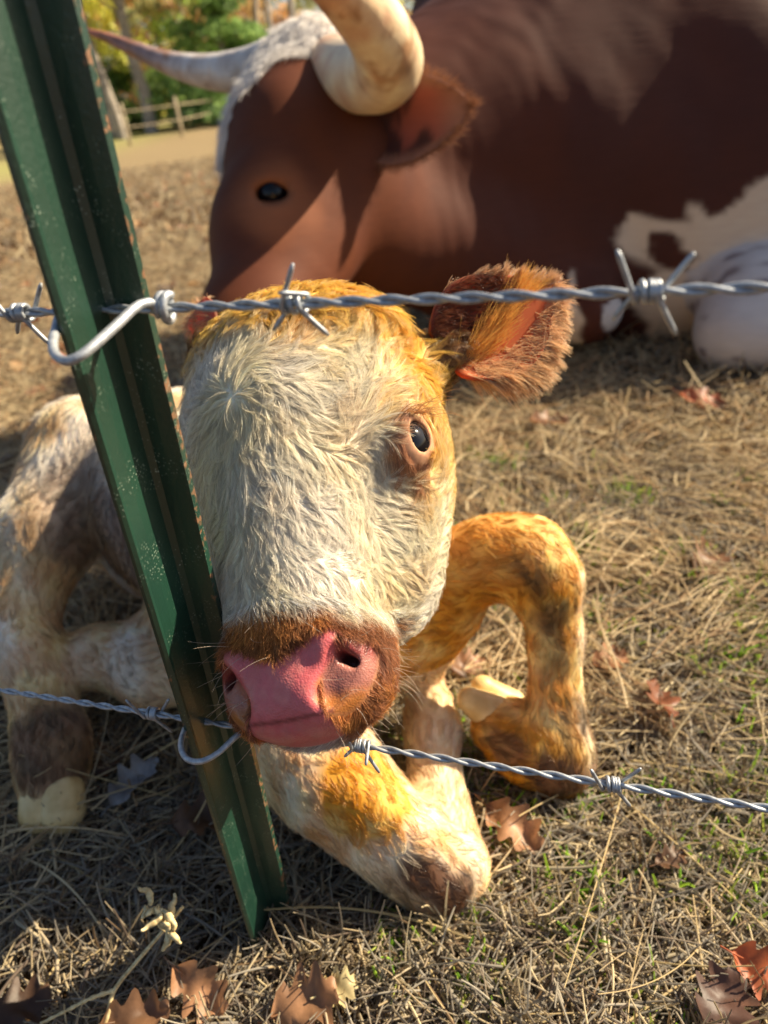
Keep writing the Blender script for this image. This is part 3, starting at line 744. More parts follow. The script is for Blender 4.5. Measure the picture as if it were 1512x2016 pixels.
def ear(base, tip, up, width, cup, seed, label=None, asym=0.0, n_in=2600, n_edge=2600, facing=1):
    P, UV, ax, upv, nr = leaf_surface(base, tip, up, width, cup, asym=asym, pw=.95)
    nu, nv, _ = P.shape; th = .0011
    Nn = units(np.cross(np.gradient(P, axis=0), np.gradient(P, axis=1)))
    if (Nn.mean((0, 1)) @ nr) < 0: Nn = -Nn
    A = (P + Nn * th).reshape(-1, 3); B = (P - Nn * th).reshape(-1, 3); o = len(A); Fc = []
    for i in range(nu - 1):
        for j in range(nv - 1):
            q = (i * nv + j, i * nv + j + 1, (i + 1) * nv + j + 1, (i + 1) * nv + j); Fc.append(q); Fc.append(tuple(o + k for k in q)[::-1])
    ring = [(i, 0) for i in range(nu)] + [(nu - 1, j) for j in range(1, nv)] + [(i, nv - 1) for i in range(nu - 2, -1, -1)] + [(0, j) for j in range(nv - 2, 0, -1)]
    for (a, b_), (c_, d_) in zip(ring, ring[1:] + ring[:1]):
        q = (a * nv + b_, c_ * nv + d_, o + c_ * nv + d_, o + a * nv + b_); Fc.append(q)
    V = np.concatenate([A, B])
    e = link_mesh('ear', V, Fc, M_EAR, calf)
    bm = bmesh.new(); bm.from_mesh(e.data); bmesh.ops.recalc_face_normals(bm, faces=bm.faces); bm.to_mesh(e.data); bm.free()
    s_, t_ = UV[..., 0].ravel(), UV[..., 1].ravel()
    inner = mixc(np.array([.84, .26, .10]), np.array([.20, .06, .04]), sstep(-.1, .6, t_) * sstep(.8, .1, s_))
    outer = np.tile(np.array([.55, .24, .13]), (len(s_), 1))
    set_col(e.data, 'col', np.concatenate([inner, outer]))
    rng = np.random.default_rng(seed); k = 7
    def pick(sv, tv, side):
        fi = np.clip(sv, 0, .999) * (nu - 1); fj = (np.clip(tv, -1, 1) + 1) / 2 * (nv - 1)
        i0 = np.minimum(fi.astype(int), nu - 2); j0 = np.minimum(fj.astype(int), nv - 2); a = (fi - i0)[:, None]; b_ = (fj - j0)[:, None]
        p = (P[i0, j0] * (1 - a) + P[i0 + 1, j0] * a) * (1 - b_) + (P[i0, j0 + 1] * (1 - a) + P[i0 + 1, j0 + 1] * a) * b_
        return p + Nn[i0, j0] * th * side, Nn[i0, j0] * side
    def strands(sv, tv, side, d0, L, bend, col, curlr=.10, ncl=9, cl=.9):
        n = len(sv); p, nn = pick(sv, tv, side); out = np.zeros((n, k, 3)); d = units(d0 + nn * .22 + rng.normal(size=(n, 3)) * curlr)
        # neighbours share a direction so that the hair hangs in locks
        key = (np.floor(sv * ncl * 3) * 97 + np.floor((tv + 1) * ncl)).astype(int); uq, inv = np.unique(key, return_inverse=True)
        kd_ = units(rng.normal(size=(len(uq), 3)))[inv] * .42
        d = units(d + kd_); q = p.copy(); cen = np.zeros((len(uq), 3)); np.add.at(cen, inv, p); cen = cen / np.bincount(inv)[:, None]
        L = L * rng.uniform(.6, 1.15, n)
        for j in range(k):
            s = j / (k - 1); out[:, j] = q + (cen[inv] - p) * cl * s ** 1.2; q = q + d * (L / (k - 1))[:, None]; d = units(d + bend * .12 + nn * .02)
        return out, col
    g = np.array([0, 0, -1.0]); R1 = []; C1 = []
    # long fringe off the lower edge
    n = n_edge; sv = rng.uniform(.03, 1, n); tv = -1 + np.abs(rng.normal(size=n)) * .22
    o1, _ = strands(sv, tv, 1, -upv * 1.0 + ax * (.35 + .3 * sv)[:, None], np.full(n, .026) * (1 - .62 * sv), g, None); R1.append(o1)
    C1.append(mixc(np.array([.66, .34, .14]), np.array([.92, .72, .44]), rng.random(n)) * rng.uniform(.75, 1.05, (n, 1)))
    # tip and upper edge
    n = n_edge // 2; sv = rng.uniform(.45, 1, n); tv = 1 - np.abs(rng.normal(size=n)) * .2
    o1, _ = strands(sv, tv, 1, upv * .6 + ax * .9, np.full(n, .009), g, None); R1.append(o1)
    C1.append(mixc(np.array([.86, .62, .38]), np.array([.50, .25, .12]), rng.random(n)))
    # golden locks crossing the cup
    n = n_in // 2; cv = rng.uniform(0, 1, n); sv = .08 + .62 * cv + rng.normal(size=n) * .035; tv = -.35 + .75 * cv + rng.normal(size=n) * .11
    o1, _ = strands(sv, tv, 1, ax * 1.0 + upv * .25, np.full(n, .022), upv * .1 - ax * .0, None, .12); R1.append(o1)
    C1.append(mixc(np.array([.88, .52, .13]), np.array([.74, .36, .09]), rng.random(n)))
    # short dark hair on the rolled upper part near the head and over the inside
    n = int(n_in * .6); sv = rng.uniform(0, .7, n) ** 1.2; tv = rng.uniform(.1, 1, n)
    o1, _ = strands(sv, tv, 1, ax * .9 - upv * .15, np.full(n, .009), g, None, .2); R1.append(o1)
    C1.append(mixc(np.array([.10, .035, .022]), np.array([.26, .08, .035]), rng.random(n)))
    n = n_in // 2; sv = rng.uniform(.1, 1, n); tv = rng.uniform(-1, -.45, n)
    o1, _ = strands(sv, tv, 1, ax * .6 - upv * .8, np.full(n, .014), g, None, .3); R1.append(o1)
    C1.append(mixc(np.array([.84, .56, .32]), np.array([.62, .34, .18]), rng.random(n)))
    # back of the ear
    n = n_in; sv = rng.uniform(0, 1, n); tv = rng.uniform(-1, 1, n)
    o1, _ = strands(sv, tv, -1, ax * 1.0, np.full(n, .010), g, None, .2); R1.append(o1)
    C1.append(mixc(np.array([.42, .19, .09]), np.array([.66, .38, .20]), rng.random(n)))
    R_ = np.concatenate(R1); C_ = np.concatenate(C1)
    curves_obj('ear_fur', R_, np.linspace(.00013, .00004, k)[None, :], C_, M_FUR, e)
    return e
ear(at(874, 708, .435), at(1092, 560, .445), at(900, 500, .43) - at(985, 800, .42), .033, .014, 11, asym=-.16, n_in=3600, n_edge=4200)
ear(at(420, 690, .470), at(372, 640, .53), np.array([0, 0, 1.0]), .026, .010, 12, n_in=900, n_edge=900)

# coat
def head_flow(P, N):
    h = to_head(P); x, y = h[:, 0], h[:, 1]
    vx = x + .25; vy = y + .2
    rr = np.hypot(vx, vy) + .01
    ang = np.arctan2(vy, vx)
    sw = .55 * np.exp(-rr / 3.0)
    rx, ry = np.cos(ang + sw), np.sin(ang + sw)
    # nose bridge: away from the parting and down
    nb = sstep(1.5, 5.0, y)
    bx = np.sign(vx + .6) * (.85 * sstep(0, 1.2, np.abs(vx + .6)) + .15); by = .55 + 0 * x
    dx = rx * (1 - nb) + bx * nb; dy = ry * (1 - nb) + by * nb
    a = .85 * noise(P, .035, 4) + .55 * noise(P, .012, 5)
    a = a * (1 + 1.2 * sstep(-3.5, -6.5, y))
    # brown muzzle hair runs down towards the nose leather
    mzk = sstep(10.1, 11.0, y)
    dx = dx * (1 - mzk) + (.25 + .9 * sstep(2.6, 3.6, np.abs(x))) * np.sign(x) * mzk; dy = dy * (1 - mzk) + 1.0 * mzk; a = a * (1 - .6 * mzk)
    c_, s_ = np.cos(a), np.sin(a)
    d = (dx * c_ - dy * s_)[:, None] * HX + (dx * s_ + dy * c_)[:, None] * HY
    # behind the face: backwards
    bk = sstep(-1.5, -5, h[:, 2])[:, None]
    return units(d * (1 - bk) + bk * (-HZ + .3 * HY))
def body_flow(P, N):
    bi, bd = nearest_limb(P); s = limb_seg[bi]; d = units(s[:, 3:] - s[:, :3])
    return units(d + np.array([0, 0, -.5]) + .45 * np.stack([noise(P, .03, 6), noise(P, .03, 7), noise(P, .03, 8)], 1))
def coat_color(P, rng, gi=None, boost=1.0):
    c, pm_, mz_, hd_, br_ = skin_color(P)
    n = len(P); v = rng.uniform(.72, 1.12, (n, 1))
    if gi is not None:
        lr = np.random.default_rng(9).uniform(.74, 1.12, gi.max() + 1)[gi]; v = v * lr[:, None]
    return np.clip(c * v * boost, 0, .97)
def eye_clear(C):
    h = to_head(C); m_ = np.ones(len(C))
    for s, (ec, er) in EYES.items():
        o_ = ec + unit([s * 1.0, -.05, .50]) * 1.3
        m_ *= sstep(1.05, 1.5, np.linalg.norm((h - o_) / np.array([1.0, 1.15, 1.0]), axis=1))
    return m_
def build_coat():
    rng = np.random.default_rng(21)
    def vis(C, N):    # fewer strands where nothing near the photograph's viewpoint sees them
        return np.where(((CAM_POS - C) * N).sum(1) > -.15 * np.linalg.norm(C - CAM_POS, axis=1), 1.0, .25)
    # head
    def dens(C, N):
        h = to_head(C); q = is_head(C) & ((h[:, 1] < 10.5 + .12 * np.abs(h[:, 0]) ** 1.3) | (h[:, 2] < -1.5)); pm_ = np.maximum(pad_mask(h), bowl_mask(h))
        return q * (1 - pm_) * vis(C, N) * eye_clear(C) + 1e-9
    def ln(P):
        h = to_head(P); y = h[:, 1]
        return .0155 + .006 * sstep(-3, -6.5, y) - .004 * sstep(3, 9, y) + .004 * sstep(4.5, 6, np.abs(h[:, 0])) - .005 * (1 - sstep(1.2, 3.2, np.linalg.norm(h - np.array([7.3, 2.4, .95]), axis=1)))
    def cu(P):
        h = to_head(P); return .8 + 2.6 * sstep(-3.0, -6.5, h[:, 1])
    def lf(P):
        h = to_head(P); return .085 + .16 * sstep(-3, -6, h[:, 1])
    P, P0, N0, gi = grow(CV, CQ, 112000, 6200, dens, ln, head_flow, cu, lf, lambda P: .84 + .1 * noise(P, .02, 3), rng, 8, .0004, bvh)
    curves_obj('face_coat', P, np.linspace(.000098, .000028, 8)[None, :], coat_color(P0, rng, gi, 1.08), M_FUR, calf)
    # short muzzle hair
    def densm(C, N):
        h = to_head(C); q = is_head(C) & (h[:, 1] > 9.65 + .12 * np.abs(h[:, 0]) ** 1.3) & (h[:, 2] > -2.4) & (h[:, 1] < 16.9); pm_ = np.maximum(pad_mask(h), .93 * bowl_mask(h))
        return q * (1 - sstep(.15, .5, pm_)) * vis(C, N) + 1e-9
    P, P0, N0, gi = grow(CV, CQ, 26000, 4000, densm, lambda P: .0055 + .0025 * (to_head(P)[:, 1] < 11.2) + .002 * (to_head(P)[:, 0] > 3.2) - .0018 * bowl_mask(to_head(P)), head_flow, lambda P: .7 + 0 * P[:, 0], lambda P: .30 + 0 * P[:, 0], lambda P: .6 + 0 * P[:, 0], rng, 5, .0007, bvh)
    curves_obj('muzzle_coat', P, np.linspace(.00010, .000025, 5)[None, :], coat_color(P0, rng, gi, 1.1) * np.where(rng.random((len(P0), 1)) < .25, 1.9, .85), M_FURDRY, calf)
    # body and legs
    def densb(C, N):
        q = ~is_head(C); return q * vis(C, N) * np.where(C[:, 1] < .66, 1.6, 1.0) + 1e-9
    P, P0, N0, gi = grow(CV, CQ, 80000, 6500, densb, lambda P: .0095 + .008 * (P[:, 1] > .62), body_flow, lambda P: .9 + 0 * P[:, 0], lambda P: .07 + .08 * (P[:, 1] > .6), lambda P: .85 + 0 * P[:, 0], rng, 6, .0005, bvh)
    curves_obj('body_coat', P, np.linspace(.00018, .00005, 6)[None, :], coat_color(P0, rng, gi, 1.05), M_FUR, calf)
    # whiskers
    n = 130; k = 8
    def densw(C, N):
        h = to_head(C); return (is_head(C) & (h[:, 1] > 10.6) & (h[:, 1] < 17) & (h[:, 2] > -2.5)) * (1 - .93 * pad_mask(h)) + 1e-9
    p, nn = sample(CV, CQ, CN, n, densw, rng); h = to_head(p)
    d = units(nn * 1.0 + .5 * np.sign(h[:, :1]) * HX + .35 * HY + rng.normal(size=(n, 3)) * .25); L = rng.uniform(.008, .022, n)
    out = np.zeros((n, k, 3)); q = p.copy(); b_ = rng.normal(size=(n, 3)) * .10 + np.array([0, 0, -.06])
    for j in range(k): out[:, j] = q; q = q + d * (L / (k - 1))[:, None]; d = units(d + b_)
    curves_obj('whiskers', out, np.linspace(.00010, .00003, k)[None, :], np.tile([.75, .62, .5], (n, 1)) * rng.uniform(.5, 1.1, (n, 1)), M_FUR, calf)
build_coat()

# ------------------------------------------------------------------ the mother cow, lying behind
COW_LEN = 1
def cow_field():
    xs = steps((-.36, .42, .006), (2.6, .016)); ys = steps((.85, 1.6, .006), (2.7, .016)); zs = steps((-.05, .80, .006), (1.15, .012))
    F = Field(xs, ys, zs)
    def A(px, py, d, r): return at(px, py, d), r * d / F_PX
    def C(p, q, k=.03): F.cone(p[0], q[0], p[1], q[1], k)
    C(A(612, 200, 1.19, 120), A(590, 300, 1.17, 138), .04)
    C(A(590, 300, 1.17, 138), A(545, 470, 1.12, 118), .04)
    C(A(545, 470, 1.12, 118), A(500, 640, 1.04, 92), .04)
    C(A(500, 640, 1.04, 92), A(480, 730, 1.00, 86), .04)
    C(A(590, 130, 1.21, 68), A(625, 120, 1.16, 66), .03)                # poll
    C(A(670, 350, 1.20, 130), A(590, 560, 1.10, 70), .05)               # jaw
    F.ell(at(700, 400, 1.18), (.085, .07, .10), None, .05)
    F.ell(at(540, 370, 1.085), (.042, .04, .045), None, .035)           # orbit
    F.ell(at(536, 382, 1.040), (.0245, .030, .0165), None, .010, carve=True)
    C(A(500, 352, 1.045, 9), A(572, 356, 1.045, 9), .012); C(A(505, 408, 1.045, 8), A(570, 404, 1.045, 8), .012)
    C(A(700, 330, 1.28, 150), A(930, 300, 1.45, 240), .08)
    C(A(930, 300, 1.45, 240), A(1110, 250, 1.55, 305), .08)
    C(A(1110, 250, 1.55, 305), A(1800, 130, 1.60, 400), .10)
    C(A(1800, 130, 1.60, 400), A(2700, 60, 1.45, 420), .10)
    C(A(1130, 370, 1.52, 255), A(1800, 330, 1.56, 370), .10)            # deep chest
    C(A(1010, 70, 1.62, 200), A(1400, -120, 1.78, 240), .10)             # withers
    C(A(1050, 420, 1.48, 165), A(1180, 500, 1.52, 160), .08)            # brisket
    C(A(1180, 500, 1.52, 160), A(1700, 480, 1.46, 240), .08)            # belly
    C(A(740, 470, 1.27, 125), A(930, 500, 1.38, 120), .06); C(A(930, 500, 1.38, 120), A(1100, 520, 1.40, 100), .06)   # throat and dewlap
    F.ell(at(1090, 380, 1.42), (.13, .12, .17), None, .10)              # shoulder
    C(A(1000, 560, 1.38, 70), A(1160, 610, 1.34, 58), .05)              # folded foreleg
    C(A(1160, 610, 1.34, 56), A(980, 640, 1.42, 40), .03)
    C(A(1640, 520, 1.45, 130), A(1480, 600, 1.30, 82), .05)             # folded hind leg and hock
    C(A(1480, 600, 1.30, 82), A(1445, 655, 1.28, 72), .05)
    C(A(1445, 660, 1.28, 68), A(1700, 700, 1.20, 50), .03)
    return F
GV, GQ = cow_field().mesh(); print('cow verts', len(GV))
_gn = vnormals(GV, GQ); GV = GV + _gn * (.0045 * noise(GV, .16, 8) + 0.0009 * noise(GV * np.array([1, 1, .35]), .035, 9) * sstep(.0, .25, GV[:, 0]))[:, None]
gbvh = BVHTree.FromPolygons(GV.tolist(), GQ.tolist())
def poly_mask(P, O, ax, ay, poly, soft, wob):
    """1 inside a polygon drawn on the animal's own flank plane (origin O, axes ax, ay)"""
    u = (P - O) @ ax + wob[0]; v = (P - O) @ ay + wob[1]; pts = np.asarray(poly, float)
    ins = np.zeros(len(P), bool); dm = np.full(len(P), 9.0)
    for a, b in zip(pts, np.roll(pts, -1, 0)):
        cnd = (a[1] > v) != (b[1] > v)
        xi = a[0] + (v - a[1]) / np.where(b[1] - a[1] == 0, 1e-9, b[1] - a[1]) * (b[0] - a[0]); ins ^= cnd & (u < xi)
        d = b - a; h = np.clip(((u - a[0]) * d[0] + (v - a[1]) * d[1]) / (d @ d), 0, 1)
        dm = np.minimum(dm, np.hypot(u - a[0] - h * d[0], v - a[1] - h * d[1]))
    return sstep(-soft, soft, np.where(ins, dm, -dm))
def flank(px, py, d=1.4):    # flank coordinates in metres, seen square on: right and down
    return ((px - 1300) / F_PX * d, (py - 500) / F_PX * d)
def cow_color(P):
    n1 = noise(P, .25, 3); n2 = noise(P, .06, 4); n3 = noise(P, .02, 5)
    RED = np.array([.078, .025, .016]); DK = np.array([.064, .022, .016]); WH = np.array([.62, .50, .38]); GY = np.array([.50, .47, .46])
    c = mixc(RED, DK, sstep(-.4, .9, n1 + .35 * n2)); c = mixc(c, np.array([.108, .032, .014]), sstep(.25, .0, P[:, 0]) * (.85 - .25 * n2))
    O = at(1300, 500, 1.4); ax, ay = RC[:, 0], RC[:, 1]; wob = (.006 * n3, .006 * n2)
    def fl(*q):
        out = []
        for a, b in q:
            p = surf(gbvh, a, b, 1.4) - O if a < 1513 else at(a, b, 1.4) - O
            out.append((p @ ax, p @ ay))
        return out
    white = poly_mask(P, O, ax, ay, fl((1205, 480), (1250, 420), (1290, 430), (1345, 440), (1368, 395), (1390, 425), (1440, 400), (1512, 345), (2300, 150), (2300, 720), (1350, 720), (1262, 625), (1225, 560)), .006, wob)
    notch = poly_mask(P, O, ax, ay, fl((1275, 455), (1320, 465), (1365, 500), (1350, 530), (1290, 540), (1268, 505)), .005, wob)
    brn = poly_mask(P, O, ax, ay, fl((1205, 480), (1290, 545), (1240, 610), (1180, 640), (1120, 560)), .008, wob)
    near = (P[:, 0] > .25)
    wt = white * (1 - notch) * (1 - brn) * near
    wt = np.maximum(wt, near * poly_mask(P, O, ax, ay, fl((885, 530), (925, 520), (945, 560), (930, 640), (880, 650), (865, 600)), .005, wob))
    wt = np.maximum(wt, near * poly_mask(P, O, ax, ay, fl((1120, 545), (1132, 530), (1128, 600), (1150, 660), (1130, 700), (1100, 640)), .005, wob))
    c = mixc(c, WH, wt)
    lg = surf(gbvh, 1460, 640, 1.25); leg = (np.linalg.norm((P - lg) * np.array([.7, 1, 1]), axis=1) < .17)
    c = mixc(c, mixc(GY, np.array([.24, .20, .20]), sstep(.45, 1.15, n3 + .5 * n2)), leg * sstep(.27, .22, P[:, 2]))
    # white poll and a stripe down the front of the face
    Q = P - at(560, 140, 1.17); pw = poly_mask(P, at(560, 140, 1.17), ax, ay, [((a - 560) / F_PX * 1.17, (b - 140) / F_PX * 1.17) for a, b in
        ((470, 40), (700, 20), (700, 120), (640, 165), (560, 175), (520, 225), (500, 242), (516, 195), (495, 205), (462, 300), (445, 360), (425, 360), (440, 250))], .004, wob)
    c = mixc(c, np.array([.85, .80, .76]), pw * (P[:, 0] < .05) * (P[:, 1] < 1.5))
    er = sstep(.050, .026, np.linalg.norm(P - at(534, 380, 1.045), axis=1) + .003 * n2)
    er = sstep(.085, .020, np.linalg.norm((P - surf(gbvh, 540, 398)) * np.array([1, .6, 1.1]), axis=1) + .006 * n2); er = sstep(.080, .018, np.linalg.norm((P - surf(gbvh, 540, 398)) * np.array([1, .6, 1.1]), axis=1) + .006 * n2); c = mixc(c, np.array([.30, .11, .05]), er * .75)
    return c, pw
def mat_cow():
    m_, n, l, b = new_mat('cow_hide')
    a = add(n, 'ShaderNodeAttribute', attribute_name='col'); tc = n.new('ShaderNodeTexCoord')
    mp = n.new('ShaderNodeMapping'); mp.inputs['Scale'].default_value = (25, 60, 140); l.new(tc.outputs['Object'], mp.inputs[0])
    nz = add(n, 'ShaderNodeTexNoise', Scale=1., Detail=6.); l.new(mp.outputs[0], nz.inputs[0])
    mx = add(n, 'ShaderNodeMixRGB', blend_type='OVERLAY'); mx.inputs[0].default_value = .12; l.new(a.outputs['Color'], mx.inputs[1]); l.new(nz.outputs[0], mx.inputs[2])
    l.new(mx.outputs[0], b.inputs['Base Color']); b.inputs['Roughness'].default_value = .7; b.inputs['Specular IOR Level'].default_value = .15
    bump(n, l, nz.outputs[0], b, .15, .002); return m_
M_COW = mat_cow()
gc_, pollw = cow_color(GV)
cow = link_mesh('cow', GV, GQ, M_COW, loc=(.4, 1.4, 0)); tag(cow, 'large dark red brown longhorn cow lying behind the calf, white belly patch and big horns', 'cow')
set_col(cow.data, 'col', gc_)
def mat_horn():
    m_, n, l, b = new_mat('horn')
    a = add(n, 'ShaderNodeAttribute', attribute_name='col'); tc = n.new('ShaderNodeTexCoord')
    nz = add(n, 'ShaderNodeTexNoise', Scale=30., Detail=6.); l.new(tc.outputs['Object'], nz.inputs[0])
    mx = add(n, 'ShaderNodeMixRGB', blend_type='OVERLAY'); mx.inputs[0].default_value = .8; l.new(a.outputs['Color'], mx.inputs[1]); l.new(nz.outputs[0], mx.inputs[2])
    l.new(mx.outputs[0], b.inputs['Base Color']); b.inputs['Roughness'].default_value = .42; b.inputs['Specular IOR Level'].default_value = .5
    bump(n, l, nz.outputs[0], b, .5, .006); return m_
M_HORN = mat_horn()
def horn(pts, stops, seed):
    P = smooth_path([p for p, r in pts], 12); rr = np.interp(np.linspace(0, 1, len(P)), np.linspace(0, 1, len(pts)), [r for p, r in pts])
    V, Fc = tube(P, rr, 28); o = link_mesh('horn', V, Fc, M_HORN, cow)
    t = np.repeat(np.linspace(0, 1, len(P)), 28); tt = t + .03 * noise(V, .03, seed)
    c = np.stack([np.interp(tt, [s[0] for s in stops], [s[1][i] for s in stops]) for i in range(3)], -1)
    gk = sstep(.0, .9, noise(V, .035, seed + 1) + .4 * noise(V, .010, 3)) * .8; c = mixc(c, np.array([.30, .13, .05]), gk * sstep(.15, .4, t))
    set_col(o.data, 'col', c)
def A(px, py, d, r): return at(px, py, d), r * d / F_PX
CRM = (.72, .58, .38)
horn([A(655, 140, 1.13, 62), A(700, 150, 1.07, 66), A(745, 145, 1.01, 70), A(765, 118, .96, 69), A(745, 65, .90, 64), A(705, 15, .85, 58), A(650, -45, .80, 52), A(580, -110, .75, 45), A(480, -190, .70, 36), A(360, -280, .66, 22), A(300, -330, .64, 5)],
     [(0, (.62, .42, .28)), (.2, CRM), (.45, CRM), (.58, (.55, .30, .17)), (.8, (.55, .33, .2)), (1, (.2, .08, .04))], 6)
horn([A(560, 120, 1.20, 50), A(505, 138, 1.22, 44), A(440, 143, 1.25, 35), A(380, 137, 1.28, 28), A(320, 120, 1.31, 20), A(255, 93, 1.34, 14), A(205, 72, 1.36, 9), A(155, 58, 1.38, 4)],
     [(0, (.60, .54, .48)), (.42, (.60, .54, .50)), (.62, (.30, .20, .18)), (.8, (.40, .17, .10)), (1, (.45, .14, .06))], 7)
def cow_details():
    V, Fc = ball(at(537, 381, 1.056), .0235, None); link_mesh('eye', V, Fc, M_EYE, cow)
    # ear: a deep cup pointing right
    P, UV, ax, upv, nr = leaf_surface(at(728, 262, 1.12), at(925, 205, 1.05), at(840, 100, 1.07) - at(850, 330, 1.09), .064, .030, asym=-.14)
    nu, nv, _ = P.shape; Nn = units(np.cross(np.gradient(P, axis=0), np.gradient(P, axis=1)))
    if (Nn.mean((0, 1)) @ nr) < 0: Nn = -Nn
    Aa = (P + Nn * .0025).reshape(-1, 3); B = (P - Nn * .0025).reshape(-1, 3); o = len(Aa); Fc = []
    for i in range(nu - 1):
        for j in range(nv - 1):
            q = (i * nv + j, i * nv + j + 1, (i + 1) * nv + j + 1, (i + 1) * nv + j); Fc.append(q); Fc.append(tuple(o + k for k in q)[::-1])
    ring = [(i, 0) for i in range(nu)] + [(nu - 1, j) for j in range(1, nv)] + [(i, nv - 1) for i in range(nu - 2, -1, -1)] + [(0, j) for j in range(nv - 2, 0, -1)]
    for (a, b_), (c_, d_) in zip(ring, ring[1:] + ring[:1]): Fc.append((a * nv + b_, c_ * nv + d_, o + c_ * nv + d_, o + a * nv + b_))
    V = np.concatenate([Aa, B]); e = link_mesh('ear', V, Fc, M_COW, cow)
    s_, t_ = UV[..., 0].ravel(), UV[..., 1].ravel(); nn = noise(Aa, .03, 2)
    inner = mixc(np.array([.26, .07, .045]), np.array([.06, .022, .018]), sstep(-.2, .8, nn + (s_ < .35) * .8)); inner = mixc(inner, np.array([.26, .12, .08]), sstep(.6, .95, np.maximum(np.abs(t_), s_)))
    set_col(e.data, 'col', np.concatenate([inner, np.tile([.10, .035, .022], (len(s_), 1))]))
    rng = np.random.default_rng(4); n = 2600; k = 6
    i = rng.integers(0, nu, n); j = np.where(rng.random(n) < .5, rng.integers(0, 3, n), rng.integers(nv - 3, nv, n)); j = np.where(i > nu - 4, rng.integers(0, nv, n), j)
    p = P[i, j] + rng.normal(size=(n, 3)) * .003; d = units((p - P.mean((0, 1))) / .05 + .6 * ax + rng.normal(size=(n, 3)) * .3)
    out = p[:, None, :] + d[:, None, :] * (np.linspace(0, 1, k)[None, :, None] * rng.uniform(.006, .016, (n, 1, 1)))
    curves_obj('ear_fur', out, np.linspace(.0003, .0001, k)[None, :], mixc(np.array([.42, .20, .10]), np.array([.22, .09, .05]), rng.random(n)), M_FURDRY, e)
    # coarse pale hair on the poll and a short coat over the rest of what faces us
    rng = np.random.default_rng(8)
    def dens(C, N):
        c, pw = cow_color(C); return pw * (C[:, 1] < 1.5) * (C[:, 2] > .42) + 1e-9
    bv = gbvh
    def flow(P_, N_): return np.tile(at(500, 230, 1.15) - at(610, 60, 1.17), (len(P_), 1)) * 8 + .5 * noise(P_, .05, 3)[:, None] * HX
    H_, P0, N0, gi = grow(GV, GQ, 9000, 700, dens, lambda P_: .035 + 0 * P_[:, 0], flow, lambda P_: .6 + 0 * P_[:, 0], lambda P_: .16 + 0 * P_[:, 0], lambda P_: .5 + 0 * P_[:, 0], rng, 6, .003, bv)
    curves_obj('poll_hair', H_, np.linspace(.0004, .00012, 6)[None, :], np.array([.90, .86, .82]) * rng.uniform(.65, 1.08, (len(H_), 1)), M_FURDRY, cow)
cow_details()

# ------------------------------------------------------------------ dry grass, thatch and blades
def on_animal(P):    # points under the calf or inside the post are left out
    return np.zeros(len(P), bool)
def view_xy(n, rng, d0, d1, power=1.0):
    """ground points spread over the wedge the photograph looks at (and well to either side of it)"""
    r = d0 + (d1 - d0) * rng.random(n) ** power; a = rng.uniform(-.78, .74, n)
    return np.stack([np.sin(a) * r, np.cos(a) * r], 1)
def straw(name, n, d0, d1, L0, L1, rad_, flatness, pal, label, cat_kind, seed, power=1.0, k=7, mat=None, bend=.5, keep=None, cluster=None, aligned=None, lift=0.0):
    rng = np.random.default_rng(seed); xy = view_xy(n, rng, d0, d1, power)
    if cluster: c0 = view_xy(cluster[0], rng, d0, d1, power); ci = rng.integers(0, len(c0), n); xy = c0[ci] + rng.normal(size=(n, 2)) * cluster[1]
    if keep is not None: xy = xy[keep(xy, rng)]
    n = len(xy); L = rng.uniform(L0, L1, n) * rng.uniform(.5, 1.0, n)
    az = rng.uniform(0, 2 * math.pi, n)
    if aligned: az = rng.uniform(0, math.pi, len(c0))[ci[:n]] + rng.normal(size=n) * aligned
    el = np.abs(rng.normal(size=n)) * flatness
    d = np.stack([np.cos(az) * np.cos(el), np.sin(az) * np.cos(el), np.sin(el)], 1)
    z0 = gz(xy[:, 0], xy[:, 1]) + rng.random(n) ** 1.6 * (.014 + lift) * (flatness < .6)
    p = np.stack([xy[:, 0], xy[:, 1], z0], 1); P = np.zeros((n, k, 3))
    side = units(np.cross(d, rng.normal(size=(n, 3)))) * rng.normal(size=(n, 1)) * bend; kink = rng.integers(1, k - 1, n); kv = rng.normal(size=(n, 3)) * .35 * (rng.random((n, 1)) < .3)
    for j in range(k):
        P[:, j] = p; p = p + d * (L / (k - 1))[:, None]; d = units(d + side / (k - 1) - np.array([0, 0, .45 / (k - 1)]) * (L / L1)[:, None] + kv * (kink == j)[:, None])
    gzz = gz(P[..., 0], P[..., 1]) + .0008; P[..., 2] = np.maximum(P[..., 2], gzz)
    pal = np.asarray(pal); c = pal[rng.integers(0, len(pal), n)] * rng.uniform(.6, 1.15, (n, 1))
    rr = rad_ * rng.uniform(.5, 1.3, (n, 1)) * np.linspace(1, .55, k)[None, :]
    o = curves_obj(name, P, rr, c, mat or M_STRAW, loc=(0, 0, 0)); o['kind'] = cat_kind; o['label'] = label; return o
TAN = [(.50, .39, .23), (.58, .47, .29), (.38, .29, .17), (.30, .24, .17), (.66, .54, .33), (.20, .13, .07)]
GREY = [(.30, .27, .22), (.38, .34, .27), (.22, .19, .15), (.45, .37, .25), (.16, .12, .09)]
straw('dry_grass', 46000, .12, 1.0, .015, .062, .0007, .20, TAN + GREY + GREY + GREY, 'matted dry straw coloured grass covering the pasture near the fence', 'stuff', 31, .7, keep=lambda xy, r: noise(np.c_[xy, 0 * xy[:, 0]], .09, 3) + .8 * r.normal(size=len(xy)) > -.75)
straw('grass_stubble', 14000, .15, 1.2, .008, .03, .0007, .7, TAN, 'short upright stubble of dead grass', 'stuff', 32, .7, 5)
